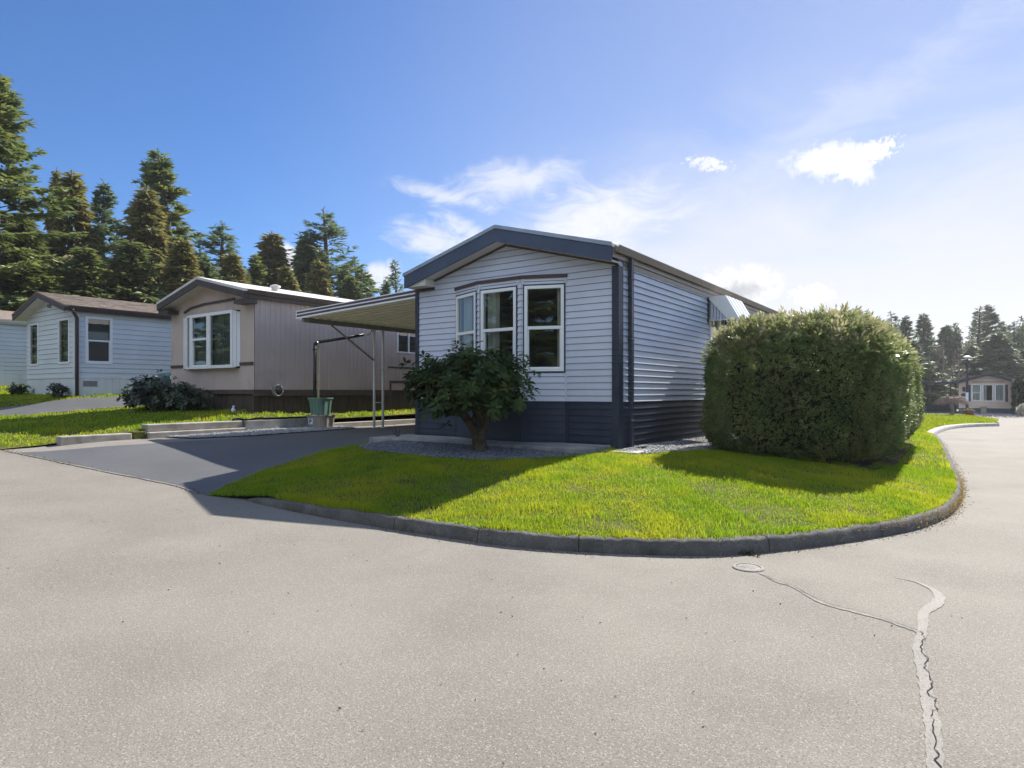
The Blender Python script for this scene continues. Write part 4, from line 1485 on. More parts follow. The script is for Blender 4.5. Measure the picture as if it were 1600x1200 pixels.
# ---- white house
WU0, WU1, WV = -27.4, -23.2, 8.34
WS, WE, WP, WV0, WVB = 1.92, 4.18, 4.80, 7.95, 19.0
wh = thing('mobile_home', 'white clapboard home with brown shingle roof and brown downspout', 'house', ((WU0 + WU1) / 2, WV, 1.3))
wf, wr, wl = frame(WU0, WV, 1, 0), frame(WU1, WV, 0, 1), frame(WU0, WVB, 0, -1)
wsl = (WP - WE) / ((WU1 - WU0) / 2 + .2)
wtp = [(wsl, WE - .14), (-wsl, WE - .14 + wsl * (WU1 - WU0))]
fw1 = (u_at(47, WV) - WU0, u_at(61, WV) - WU0)
fw2 = (u_at(92, WV) - WU0, u_at(109.5, WV) - WU0)
sw = (8.62 - WV, 9.42 - WV)
mb = MB()
lap(mb, wf, 0, WU1 - WU0, WS, 4.8, .165, [(*fw1, 2.36, 3.86), (*fw2, 2.36, 3.86)], wtp, .018, 1.0, .014, .006)
lap(mb, wr, 0, WVB - WV, WS, WE - .10, .165, [(*sw, 2.36, 3.90)], (), .018, 1.0, .014, .006)
lap(mb, wl, 0, WVB - WV, WS, WE - .10, .165, (), (), .016)
mb.build('wall', M['pale_siding'], wh)
mb = MB()
ribs(mb, wf, 0, WU1 - WU0, 1.15, WS, 1.4, .01, .01)
ribs(mb, wr, 0, WVB - WV, 1.15, WS, .22, .018, .012)
ribs(mb, wl, 0, WVB - WV, 1.15, WS, .22, .018, .012)
for fr, L in ((wf, WU1 - WU0), (wr, WVB - WV)):
    mb.lbox(fr, 0, L, WS - .03, WS + .03, -.01, .03)
mb.lbox(wf, WU1 - WU0 - .11, WU1 - WU0 + .03, WS + .031, WE - .20, -.01, .031)
mb.lbox(wr, 0, .11, WS + .031, WE - .18, -.01, .030)
mb.build('skirting', M['pale_skirt'], wh)
mb = MB()
mb.lbox(wr, .22, .62, 1.62, 1.80, 0, .028)
mb.build('vent_grille', M['wire'], wh)
window(wh, wf, *fw1, 2.36, 3.86, 'fixed', .07, curtain=[(.05, .95, .03, .97)], cmat='grey_curtain')
window(wh, wf, *fw2, 2.36, 3.86, 'fixed', .07, curtain=[(.05, .95, .03, .97)], cmat='grey_curtain')
w_ = window(wh, wr, *sw, 2.36, 3.90, 'hung', .075, 3.12, curtain=[(.05, .95, .03, .97)], cmat='grey_curtain')
mb = MB()
mb.lbox(wr, sw[0] + .08, sw[1] - .08, 3.18, 3.42, -.10, -.095)
mb.build('blind', M['blind'], w_)
room(wh, WU0 + .1, WU1 - .1, WV + .05, WV + 5, WS, 4.05)
rf = gable_roof(wh, WU0 - .22, WU1 + .22, WV0, WVB + .2, WE, WP, 'shingle', .05, .15, 'brown', 'soffit', WV, None, 'brown', .13)
mb = MB()
for sgn in (-1, 1):                     # shingle courses
    uc = (WU0 + WU1) / 2
    ue = WU1 + .22 if sgn > 0 else WU0 - .22
    n = 14
    for k in range(n):
        t0, t1 = k / n, (k + 1) / n
        vq = WV0 - .01
        while vq < WVB + .2:
            L = random.uniform(.25, .4)
            e = min(vq + L - .006, WVB + .2)
            h = .012 + random.uniform(0, .008)
            x0, x1 = ue + (uc - ue) * t0, ue + (uc - ue) * t1
            z0, z1 = WE + (WP - WE) * t0, WE + (WP - WE) * t1
            q = [(x0, vq, z0 + h), (x0, e, z0 + h), (x1, e, z1 + .004), (x1, vq, z1 + .004)]
            mb.poly(q if sgn < 0 else q[::-1])
            q2 = [(x0, vq, z0), (x0, e, z0), (x0, e, z0 + h), (x0, vq, z0 + h)]
            mb.poly(q2 if sgn > 0 else q2[::-1])
            vq += L
mb.build('shingles', M['shingle'], rf)
mb = MB()
dv = WV + .02
mb.tube([(WU1 + .26, dv - .2, WE - .10), (WU1 + .24, dv - .15, WE - .22), (WU1 + .09, dv, WE - .38), (WU1 + .08, dv, WE - .55), (WU1 + .08, dv, 1.28)], .05, 8)
mb.build('downspout', M['brown'], wh)
mb = MB()
mb.lbox(wf, 2.0, 2.10, 4.30, 4.42, .02, .05)
mb.lbox(wf, 2.16, 2.24, 4.28, 4.42, .02, .06)
mb.build('gable_vent', M['beam'], wh)
# ---- far left house
fl = thing('mobile_home', 'pale blue sided home cut off at the left edge of the photo', 'house', (-33.7, 8.4, 1.6))
lu0, lu1, lv = -36.0, -31.5, 7.6
lf, lr = frame(lu0, lv, 1, 0), frame(lu1, lv, 0, 1)
mb = MB()
lap(mb, lf, 0, lu1 - lu0, 2.17, 5.0, .165, (), [(.24, 4.2), (-.24, 4.2 + .24 * 4.5)], .016)
lap(mb, lr, 0, 12, 2.17, 4.30, .165, (), (), .016)
mb.build('wall', M['pale_siding'], fl)
mb = MB()
ribs(mb, lf, 0, lu1 - lu0, 1.4, 2.17, .5, .02, .012)
ribs(mb, lr, 0, 12, 1.4, 2.17, .25, .02, .012)
mb.build('skirting', M['pale_skirt'], fl)
gable_roof(fl, lu0 - .15, lu1 + .15, lv - .4, lv + 12.2, 4.36, 4.95, 'shingle', .05, .15, 'soffit', 'soffit', lv, None, 'soffit', .13)
mb = MB()
mb.prism([(lu1 + .02, 11.6, 3.42), (lu1 + .02, 12.9, 3.42), (lu1 + .02, 12.9, 3.46), (lu1 + .02, 11.6, 3.46)], (.02, 0, 0))
mb.prism([(lu1 + .02, 11.6, 3.75), (lu1 + .9, 11.6, 3.40), (lu1 + .9, 11.6, 3.46), (lu1 + .02, 11.6, 3.81)], (0, 1.3, 0))
mb.build('porch_hood', M['brown'], fl)

# ---- far right house
ZF = -0.33
fv = 64.0
fu0, fu1 = u_at(1498, fv), u_at(1590.5, fv)
fh_ = thing('mobile_home', 'small peach gabled home with charcoal shutters at the end of the road', 'house', ((fu0 + fu1) / 2, fv, ZF))
ff_ = frame(fu0, fv, 1, 0)


def zy(py):
    return CAMZ + (HY - py) / FPX * (FY * fv + FX * (fu0 + fu1) / 2)


def su(px):
    return u_at(px, fv) - fu0


fe, fp = zy(594), zy(582.0)
fsl = (fp - fe) / ((fu1 - fu0) / 2 + .12)
hol = [(su(1518), su(1533), zy(627), zy(600.5)), (su(1535), su(1552), zy(627), zy(600.5)), (su(1554.5), su(1569.5), zy(627), zy(600.5))]
mb = MB()
lap(mb, ff_, 0, fu1 - fu0, zy(638), fp, .2, hol, [(fsl, fe - .14), (-fsl, fe - .14 + fsl * (fu1 - fu0))], .012)
lap(mb, frame(fu0, fv + 14, 0, -1), 0, 14, zy(638), fe - .1, .2)
lap(mb, frame(fu1, fv, 0, 1), 0, 14, zy(638), fe - .1, .2)
mb.build('wall', M['peach'], fh_)
mb = MB()
ribs(mb, ff_, 0, fu1 - fu0, ZF - .2, zy(638), .3, .02, .01)
ribs(mb, frame(fu0, fv + 14, 0, -1), 0, 14, ZF - .2, zy(638), .3, .02, .01)
mb.build('skirting', M['teal_skirt'], fh_)
gable_roof(fh_, fu0 - .12, fu1 + .12, fv - .4, fv + 14.2, fe, fp, 'shingle', .05, .22, 'navy', 'soffit', fv, None, 'navy', .2)
mb = MB()
mb.lbox(ff_, su(1519), su(1569), zy(597.3), zy(596.5), -.01, .03)
mb.build('trim', M['maroon'], fh_)
for i, h in enumerate(hol):
    window(fh_, ff_, *h, 'hung' if i == 0 else 'fixed', .07, curtain=[[(.1, .95, .03, .97)], [(.1, .4, .03, .97)], [(.05, .95, .05, .95)]][i], cmat='curtain' if i < 2 else 'blind')
room(fh_, fu0 + .1, fu1 - .1, fv + .05, fv + 4, zy(638), fe - .15)
for (a, b) in ((1512.5, 1516.5), (1570.5, 1575)):
    mb = MB()
    mb.lbox(ff_, su(a), su(b), zy(627.5), zy(601), 0.005, .04)
    for k in range(14):
        z = zy(627.5) + (zy(601) - zy(627.5)) * (k + .5) / 14.5
        mb.lbox(ff_, su(a) + .03, su(b) - .03, z, z + .035, .0405, .055)
    mb.build('shutter', M['shutter'], fh_)
for x in (1506, 1581.5):
    mb = MB()
    cx, cz = su(x), zy(608)
    c = ff_(cx, cz, .14)
    mb.lathe([(.02, -.2), (.09, -.14), (.11, .1), (.13, .11), (.02, .22)], c, 8)
    mb.lbox(ff_, cx - .03, cx + .03, cz - .05, cz + .05, .005, .10)
    mb.build('wall_lantern', M['shutter'], fh_)
mb = MB()
c0 = su(1505.8)
mb.prism([ff_(c0 + .19 * math.cos(i * math.pi / 8), zy(617) + .13 * math.sin(i * math.pi / 8), .02) for i in range(16)], (0, -.02, 0))
mb.build('number_plaque', M['shutter'], fh_)
mb = MB()
mb.lbox(ff_, su(1532.5), su(1541), ZF, zy(636.5), .03, .5)
mb.lbox(ff_, su(1531.5), su(1542), zy(636.4), zy(635.2), .02, .55)
tag(mb.build('wooden_crate', M['stake'], None), 'brown wooden box standing against the teal skirting under the middle window', 'crate')
# its carport
cu0 = fu0 - 5.2
fc = thing('carport', 'low dark flat carport attached to the far peach home', 'carport', (cu0 + 2, fv + 2, ZF))
mb = MB()
mb.box(cu0, fu0 - .13, fv + .3, fv + 8, zy(597.5), zy(596.5))
mb.build('roof_panel', M['roof_metal'], fc)
mb = MB()
mb.box(cu0, fu0 - .13, fv + .22, fv + .298, zy(600.5), zy(596.2))
mb.build('fascia', M['navy'], fc)
for (x, y) in ((cu0 + .1, fv + .5), (cu0 + .1, fv + 7.5), (fu0 - .6, fv + .5)):
    mb = MB()
    mb.box(x, x + .1, y, y + .1, ZF - .1, zy(597.6))
    mb.build('post', M['brown'], fc)
mb = MB()
mb.box(cu0, fu0 - .2, fv + 5.0, fv + 5.06, ZF - .1, zy(631))
mb.build('screen', M['teal_skirt'], fc)

# lawn, kerb and things by the far house
isl_k = [(1458, 684), (1464, 679), (1473, 674), (1485, 670), (1502, 667), (1525, 665), (1545, 664.2), (1562, 663.6)]
isl = [pt(a, b, -0.02)[:2] for a, b in isl_k]
isl_line = [(p.x, p.y) for p in catmull([(a, b, 0) for a, b in isl], 6)]
kerb('kerb', isl_line, 0.14, 0.25, M['kerb_light'], zroad)
back = [pt(a, b, -0.15)[:2] for a, b in [(1561, 660.5), (1550, 658), (1535, 655.2), (1520, 652.5), (1500, 650.3), (1470, 649.5), (1440, 649)]]
isl_poly = [(p[0], p[1]) for p in offset_line(isl_line, .2)] + back + [(-6, 40), (-6, 28)]
zisl = lambda u, v: zroad(u, v) + .13
sheet('far_lawn_ground', isl_poly, zisl, 1.0, M['soil'])
o = grass('grass', isl_poly, zisl, 300, 0.10, 0.022, M['grass_far'])
tag(o, 'bright lawn of the rounded corner plot down the road', 'grass')
hb = [pt(a, b, -0.3)[:2] for a, b in [(1518, 652.5), (1540, 655), (1600, 658.5), (1640, 659)]] + [(u_at(1640, fv - .2), fv - .2), (fu0 + 1, fv - .2)]
V = []
x, y = scatter(hb, 26)


def cards(P, D, L, Wd, twist=None):
    """kite shaped leaves: P base points, D unit directions, L lengths, Wd half widths"""
    n = len(P)
    rnd = rng.normal(size=(n, 3)) if twist is None else twist
    S_ = np.cross(D, rnd)
    S_ /= np.linalg.norm(S_, axis=1)[:, None] + 1e-9
    L, Wd = L[:, None], Wd[:, None]
    V_ = np.stack([P, P + D * L * .45 + S_ * Wd, P + D * L, P + D * L * .45 - S_ * Wd], 1).reshape(-1, 3)
    F_ = np.arange(n * 4).reshape(-1, 4)
    return V_, F_


def unit(a):
    return a / (np.linalg.norm(a, axis=1)[:, None] + 1e-9)


n = len(x) * 6
P = np.column_stack([np.repeat(x, 6), np.repeat(y, 6), np.full(n, -.35)])
D_ = unit(np.column_stack([rng.normal(size=n) * .5, rng.normal(size=n) * .5, rng.uniform(.5, 1, n)]))
V_, F_ = cards(P, D_, rng.uniform(.08, .20, n), rng.uniform(.02, .05, n))
heath_m = leaf_mat('grey_lilac_ground_cover', [(.13, .13, .16), (.20, .19, .24), (.27, .26, .30)], .2, .8)
tag(np_mesh('ground_cover', V_, F_, heath_m, tint=rng.uniform(0, 1, n)), 'low grey lilac ground cover along the foot of the peach home', 'ground cover', kind='stuff')

lp = ptd(1511, 650, 44)
lz = float(zroad(np.array([lp[0]]), np.array([lp[1]]))[0]) + .1
lamp = thing('street_lamp', 'slim dark street lamp with a white domed top on the corner lawn', 'street lamp', (lp[0], lp[1], lz))
ztop = CAMZ + (HY - 558) / FPX * 44
mb = MB()
mb.tube([(lp[0], lp[1], lz - .1), (lp[0], lp[1], 1.5)], .10, 10)
mb.tube([(lp[0], lp[1], 1.5), (lp[0], lp[1], ztop - .08)], [.085, .06], 10)
mb.build('pole', M['navy'], lamp)
mb = MB()
mb.lathe([(.07, -.10), (.22, -.02), (.24, .03), (.14, .09), (.03, .11)], (lp[0], lp[1], ztop), 14)
mb.build('lamp_head', M['white'], lamp)
mb = MB()
mb.lbox(frame(lp[0] - .1, lp[1] - .12, 1, 0), .02, .18, zy(625), zy(613), 0, .02)
mb.build('notice_plate', M['label_white'], lamp)
bp = ptd(1513, 649, 41)
bz = float(zroad(np.array([bp[0]]), np.array([bp[1]]))[0]) + .12
br = thing('planter', 'red brown half barrel planter with pale flowers by the street lamp', 'planter', (bp[0], bp[1], bz))
mb = MB()
mb.lathe([(.28, 0), (.34, .18), (.36, .34), (.31, .34), (.30, .28)], (bp[0], bp[1], bz), 18)
mb.build('barrel', M['barrel'], br)
n = 160
P = np.column_stack([bp[0] + rng.normal(size=n) * .14, bp[1] + rng.normal(size=n) * .14, np.full(n, bz + .28)])
V_, F_ = cards(P, unit(np.column_stack([rng.normal(size=(n, 2)) * .6, rng.uniform(.4, 1, n)])), rng.uniform(.1, .28, n), rng.uniform(.015, .04, n))
np_mesh('flowers', V_, F_, leaf_mat('pale_bedding_plants', [(.06, .1, .03), (.2, .2, .1), (.6, .58, .5)], .3, .6), br, tint=rng.uniform(0, 1, n))

# ---- manhole / valve cover in the road
mp_ = pt(1169, 887.5, 0)
mh = thing('valve_cover', 'round pale iron water valve cover set in the road below the kerb', 'cover', (mp_[0], mp_[1], 0))
mb = MB()
mb.lathe([(.125, 0), (.125, .007), (.115, .012), (.098, .012), (.096, .004)], (mp_[0], mp_[1], 0), 32)
mb.build('ring', M['sealant'], mh)
mb = MB()
mb.lathe([(.094, .003), (.094, .008), (.09, .010)], (mp_[0], mp_[1], 0), 32)
for k in range(5):
    x = mp_[0] - .05 + k * .025
    mb.box(x, x + .010, mp_[1] - .04, mp_[1] + .04, .0102, .013)
mb.build('lid', M['iron'], mh)
# weeds at the foot of the kerb
wp = pt(1158, 866, 0)
n = 60
P = np.column_stack([wp[0] + rng.normal(size=n) * .07, wp[1] + .01 + rng.normal(size=n) * .012, np.full(n, 0.0)])
V_, F_ = cards(P, unit(np.column_stack([rng.normal(size=(n, 2)), rng.uniform(.2, .9, n)])), rng.uniform(.03, .09, n), rng.uniform(.006, .014, n))
tag(np_mesh('weed', V_, F_, M['bush'], tint=rng.uniform(.4, 1, n)), 'small green weed growing at the foot of the kerb beside the valve cover', 'weed')


# dark joints between the cast lengths of the kerb
k0 = 16
while k0 < len(kd) - 20:
    p, q = kd[k0], kd[k0 + 1]
    tx, ty = q[0] - p[0], q[1] - p[1]
    L = math.hypot(tx, ty)
    tx, ty = tx / L * .004, ty / L * .004
    nx, ny = -ty / .004, tx / .004
    pr = [(-.003, 0), (.017, KH * .86 + .004), (.045, KH + .009), (.15, KH + .009)]
    mb = MB()
    for (o1, z1_), (o2, z2_) in zip(pr[:-1], pr[1:]):
        mb.poly([(p[0] + nx * o1 - tx, p[1] + ny * o1 - ty, z1_), (p[0] + nx * o1 + tx, p[1] + ny * o1 + ty, z1_), (p[0] + nx * o2 + tx, p[1] + ny * o2 + ty, z2_), (p[0] + nx * o2 - tx, p[1] + ny * o2 - ty, z2_)])
    mb.build('joint', M['crack'], kb)
    k0 += random.choice([12, 13, 24])
# moss on the turn of the kerb
ki = min(range(len(kd)), key=lambda q_: (kd[q_][0] - kfoot[16][0]) ** 2 + (kd[q_][1] - kfoot[16][1]) ** 2)
n = 3200
jj = np.clip(rng.normal(ki + 3, 11, n).astype(int), 1, len(kd) - 2)
kin_full = offset_line(kd, .15)
ft = rng.choice([0.0, 0.0, 1.0, .6, .1], n) + rng.normal(size=n) * .08
kdA, kiA = np.array(kd), np.array(kin_full)
P = np.column_stack([kdA[jj] * (1 - ft[:, None]) + kiA[jj] * ft[:, None], np.where(ft > .25, KH, rng.uniform(0, KH, n))])
P[:, :2] += rng.normal(size=(n, 2)) * .02
V_, F_ = cards(P, unit(np.column_stack([rng.normal(size=(n, 2)), rng.uniform(.1, 1, n)])), rng.uniform(.008, .026, n), rng.uniform(.003, .007, n))
np_mesh('moss', V_, F_, leaf_mat('orange_moss_tufts', [(.20, .15, .02), (.42, .24, .03), (.50, .36, .06)], .2, .8), kb, tint=rng.uniform(0, 1, n))

# dark moss, grit and leaf litter gathered at the foot of the kerb and in the joint of the drive
n = 2600
jj = rng.integers(2, len(kd) - 2, n)
off_ = np.abs(rng.normal(size=n)) * .045
P = np.column_stack([kdA[jj] - (kiA[jj] - kdA[jj]) / .15 * off_[:, None] + rng.normal(size=(n, 2)) * .04, np.full(n, .004)])
sx_ = rng.integers(0, len(p5) - 1, 900)
P5 = np.array(p5)[sx_] + rng.normal(size=(900, 2)) * np.array([.12, .06])
P5 = np.column_stack([P5, zroad(P5[:, 0], P5[:, 1]) + .012])
px_, py_ = rng.uniform(-9, 2.5, 260), rng.uniform(1.8, 5, 260)
kk_ = ~inside(px_, py_, lawn_poly)
P6 = np.column_stack([px_[kk_], py_[kk_], zroad(px_[kk_], py_[kk_]) + .004])
P = np.concatenate([P, P5, P6])
n = len(P)
V_, F_ = cards(P, unit(np.column_stack([rng.normal(size=(n, 2)), rng.uniform(.0, .5, n)])), rng.uniform(.006, .022, n), rng.uniform(.002, .006, n))
tag(np_mesh('leaf_litter', V_, F_, leaf_mat('brown_litter', [(.03, .03, .015), (.09, .065, .035), (.22, .16, .09)], .1, .8), tint=rng.uniform(0, 1, n)), 'grit and brown leaf litter along the kerb foot', 'litter', kind='stuff')

# ------------------------------------------------------------------ cars (mostly hidden)
def car(name, label, loc, rz, paint):
    r_ = thing(name, label, 'car', loc, world=False)
    r_.rotation_euler = (0, 0, rz)
    # side outline x (length), z; front at +x
    low = [(-2.0, .32), (-1.95, .62), (-1.9, .88), (-1.0, .95), (.75, .95), (1.75, .80), (2.0, .62), (2.0, .34)]
    mb = MB()
    pr_ = [(x, z, .83 if .4 < z < .9 else .78) for x, z in low]
    L = [(x, -w, z) for x, z, w in pr_]
    Rr = [(x, w, z) for x, z, w in pr_]
    k = len(pr_)
    mb.faces(L + Rr, [tuple(range(k - 1, -1, -1)), tuple(range(k, 2 * k))] + [(i, (i + 1) % k, k + (i + 1) % k, k + i) for i in range(k)], True)
    body = mb.build('body', M[paint], r_, bevel=.05)
    up_ = [(-1.75, .951, .74), (-1.35, 1.40, .60), (.15, 1.44, .58), (.85, .951, .74)]
    mb = MB()
    L = [(x, -w, z) for x, z, w in up_]
    Rr = [(x, w, z) for x, z, w in up_]
    mb.faces(L + Rr, [(3, 2, 1, 0), (4, 5, 6, 7)] + [(i, i + 1, 5 + i, 4 + i) for i in range(3)])
    mb.build('cabin', M['glassy'], r_, bevel=.03)
    mb = MB()
    mb.box(-1.36, .16, -.575, .575, 1.41, 1.465)
    for s_ in (-1, 1):
        for (x0, z0, w0), (x1, z1, w1) in ((up_[0], up_[1]), (up_[3], up_[2])):
            mb.tube([(x0, s_ * (w0 + .005), z0), (x1, s_ * (w1 + .005), z1)], .035, 6)
        mb.tube([(-.5, s_ * .75, .95), (-.5, s_ * .60, 1.42)], .035, 6)
    mb.build('roof', M[paint], r_, bevel=.02)
    for x in (-1.25, 1.25):
        for s_ in (-1, 1):
            mb = MB()
            mb.tube([(x, s_ * .66, .31), (x, s_ * .86, .31)], .31, 20)
            w_ = mb.build('wheel', M['tyre'], r_)
            mb = MB()
            mb.tube([(x, s_ * .865, .31), (x, s_ * .872, .31)], .19, 14)
            mb.build('rim', M['rim'], w_)
    for s_ in (-1, 1):
        mb = MB()
        mb.box(1.93, 2.015, s_ * .6 - .14, s_ * .6 + .14, .58, .70)
        mb.build('headlight', M['lens'], r_, bevel=.02)
    return r_


M['glassy'] = pm('tinted_car_glass', (.02, .03, .032), .12, .05, 1.0, spec=.9)
zc = float(GW(np.array([-21.2]), np.array([12.2]))[0])
car('parked_car', 'dark green car hidden between the white and tan homes', (-20.95, 12.0, zc), R(-90), 'car_green')
car('parked_car', 'charcoal car in shade under the far carport beside the hedge end', (fu0 - 4.0, fv + 1.5, ZF), R(-90), 'car_dark')

# ------------------------------------------------------------------ hedge


def rounded_box_samples(x0, x1, y0, y1, z0, z1, r, n):
    w, d, h = x1 - x0, y1 - y0, z1 - z0
    ar = np.array([w * h, w * h, d * h, d * h, w * d])
    face = rng.choice(5, n, p=ar / ar.sum())
    a, b = rng.uniform(0, 1, n), rng.uniform(0, 1, n)
    P = np.zeros((n, 3))
    P[:, 0] = np.select([face == 0, face == 1, face == 2, face == 3], [x0 + a * w, x0 + a * w, x0, x1], x0 + a * w)
    P[:, 1] = np.select([face == 0, face == 1, face == 2, face == 3], [y0, y1, y0 + a * d, y0 + a * d], y0 + b * d)
    P[:, 2] = np.where(face == 4, z1, z0 + b * h)
    core = np.column_stack([np.clip(P[:, 0], x0 + r, x1 - r), np.clip(P[:, 1], y0 + r, y1 - r), np.clip(P[:, 2], z0 + .25, z1 - r)])
    N = unit(P - core)
    Q = core + N * r
    low = P[:, 2] < z0 + .25
    Q[low, 2] = P[low, 2]
    return Q, N


hz0 = .36
hg = thing('clipped_hedge', 'big dark green boxy clipped cedar hedge at the right of the grey home', 'hedge', (-2.25, 14, hz0))
HX0, HX1, HY0, HY1, HZ1 = -3.72, -0.80, 10.05, 18.2, 2.69
n = 120000
Q, N = rounded_box_samples(HX0, HX1, HY0, HY1, hz0, HZ1, 1.0, n)
front_w = (Q[:, 1] < 14.5) | (rng.uniform(0, 1, n) < .55)
Q, N = Q[front_w], N[front_w]
n = len(Q)
# tufts: sprays stand out round tuft centres and sink between them
TC = Q[rng.choice(n, 1500, replace=False)]
best = np.full(n, 9.0)
bi = np.zeros(n, dtype=int)
for c0 in range(0, n, 4000):
    d2 = ((Q[c0:c0 + 4000, None, :] - TC[None]) ** 2).sum(-1)
    bi[c0:c0 + 4000] = d2.argmin(1)
    best[c0:c0 + 4000] = np.sqrt(d2.min(1))
tsize = rng.uniform(.03, .12, 1500)[bi]
bump = .05 * np.sin(Q[:, 0] * 2.3 + Q[:, 2] * 1.7) * np.sin(Q[:, 1] * 1.9 + Q[:, 2] * 1.4 + 1) + tsize * (1 - best / .14)
outw = unit(Q - TC[bi] + 1e-6)
tuck = np.clip((.55 - (Q[:, 2] - hz0)) / .55, 0, 1) ** 2 * .38          # sides pull in towards the foot
Q = Q + N * (bump - .05 - tuck)[:, None]
Q[:, 2] = np.maximum(Q[:, 2], hz0 + .10)
# each spray: a drooping fan of thin leaflets
K = 6
wild = rng.uniform(0, 1, n) < .05 * (N[:, 2] > .25)
base_d = unit(N * .8 + outw * np.clip(best / .10, 0, 1)[:, None] * .7 + rng.normal(size=(n, 3)) * .55 + np.array([0, 0, .18]))
ln = rng.uniform(.045, .085, n) * np.where(wild, 2.6, 1.0)
Ps, Ds, Ls, Ws, Ts = [], [], [], [], []
side = unit(np.cross(base_d, rng.normal(size=(n, 3))))
tint0 = np.clip(rng.normal(0, .10, n) + rng.normal(.36, .14, 1500)[bi] + .42 * np.clip((N[:, 2] - .15) * 1.6, 0, 1), 0, 1)  # upward sprays get a paler tint: painted sun glints over pale spring tips
for k in range(K):
    t = k / (K - 1)
    sgn = 1 if k % 2 else -1
    Ps.append(Q - N * .05 + base_d * (ln * t * .75)[:, None])
    Ds.append(unit(base_d * (.55 + .6 * t) + side * sgn * (.9 - .75 * t) + np.array([0, 0, -.12])))
    Ls.append(ln * (.62 - .18 * t))
    Ws.append(ln * .095)
    Ts.append(np.clip(tint0 + rng.normal(size=n) * .08 + .15 * t, 0, 1))
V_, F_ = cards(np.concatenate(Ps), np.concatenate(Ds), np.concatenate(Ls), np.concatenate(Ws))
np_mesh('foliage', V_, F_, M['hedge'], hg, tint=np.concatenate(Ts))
# inner mass of twigs and dead growth that closes the view through
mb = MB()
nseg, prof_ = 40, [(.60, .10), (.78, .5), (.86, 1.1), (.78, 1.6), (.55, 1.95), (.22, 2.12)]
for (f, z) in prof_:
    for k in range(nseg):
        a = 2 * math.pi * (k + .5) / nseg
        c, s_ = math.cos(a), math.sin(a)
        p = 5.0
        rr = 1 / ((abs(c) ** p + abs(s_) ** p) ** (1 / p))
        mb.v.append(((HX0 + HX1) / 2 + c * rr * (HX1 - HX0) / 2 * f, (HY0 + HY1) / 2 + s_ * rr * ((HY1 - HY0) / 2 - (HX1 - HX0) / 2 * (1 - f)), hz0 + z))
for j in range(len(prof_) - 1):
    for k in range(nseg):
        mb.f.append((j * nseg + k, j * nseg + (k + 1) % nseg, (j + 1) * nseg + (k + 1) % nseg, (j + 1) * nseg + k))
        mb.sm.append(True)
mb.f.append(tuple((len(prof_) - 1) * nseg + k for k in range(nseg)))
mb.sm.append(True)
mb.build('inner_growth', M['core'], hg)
mb = MB()
for i in range(16):
    x, y = random.uniform(HX0 + .7, HX1 - .7), HY0 + .6 + i * .44
    z = float(GE(np.array([x]), np.array([y]))[0])
    mb.tube([(x, y, z - .05), (x + random.uniform(-.1, .1), y + random.uniform(-.1, .1), z + .45)], [.06, .045], 6)
mb.build('stems', M['bark'], hg)
sheet('hedge_bed', [(-3.5, 10.6), (-2.2, 10.25), (-1.1, 10.4), (-.95, 12), (-1.0, 18.3), (-3.5, 18.3)], GE, .3, M['earth'], dz_=.03)

# ------------------------------------------------------------------ broadleaf shrubs


def rosettes(C, N, k, L, W_, droop, tilt=.35):
    """whorls of long leaves at branch tips; each leaf bent once along its length"""
    n = len(C)
    az = rng.uniform(0, 6.28, n)[:, None] + np.arange(k)[None] * (6.2832 / k) + rng.normal(size=(n, k)) * .25
    T1 = unit(np.cross(N, rng.normal(size=(n, 3))))
    T2 = np.cross(N, T1)
    rad = T1[:, None] * np.cos(az)[..., None] + T2[:, None] * np.sin(az)[..., None]
    rad = rad.reshape(-1, 3)
    NN = np.repeat(N, k, 0)
    CC = np.repeat(C, k, 0)
    m = len(CC)
    el = rng.uniform(-.1, .7, m)[:, None]
    d1 = unit(rad + NN * el)
    d2 = unit(d1 + np.array([0, 0, -1.0]) * droop * rng.uniform(.5, 1.5, m)[:, None])
    sd_ = unit(np.cross(d1, NN) + rng.normal(size=(m, 3)) * .12)
    l = (L * rng.uniform(.7, 1.2, m))[:, None]
    w = (W_ * rng.uniform(.8, 1.2, m))[:, None]
    fold = NN * .12 * w
    p0 = CC + d1 * .01
    p1 = p0 + d1 * l * .45
    p2 = p1 + d2 * l * .55
    V_ = np.stack([p0, p1 + sd_ * w + fold, p1, p1 - sd_ * w + fold, p1 + (p2 - p1) * .5 + sd_ * w * .8, p1 + (p2 - p1) * .5 - sd_ * w * .8, p2], 1)
    b = (np.arange(m) * 7)[:, None]
    q = np.concatenate([b + np.array([[0, 2, 1, 1]]), ], 0)
    F3 = np.concatenate([b + np.array([[0, 1, 2]]), b + np.array([[0, 2, 3]]), b + np.array([[2, 1, 4]]), b + np.array([[2, 4, 6]]), b + np.array([[2, 6, 5]]), b + np.array([[2, 5, 3]])], 0)
    t = np.clip(np.repeat(rng.normal(.4, .2, n), k) + rng.normal(size=m) * .15, 0, 1)
    return V_.reshape(-1, 3), F3, np.tile(t, 6)


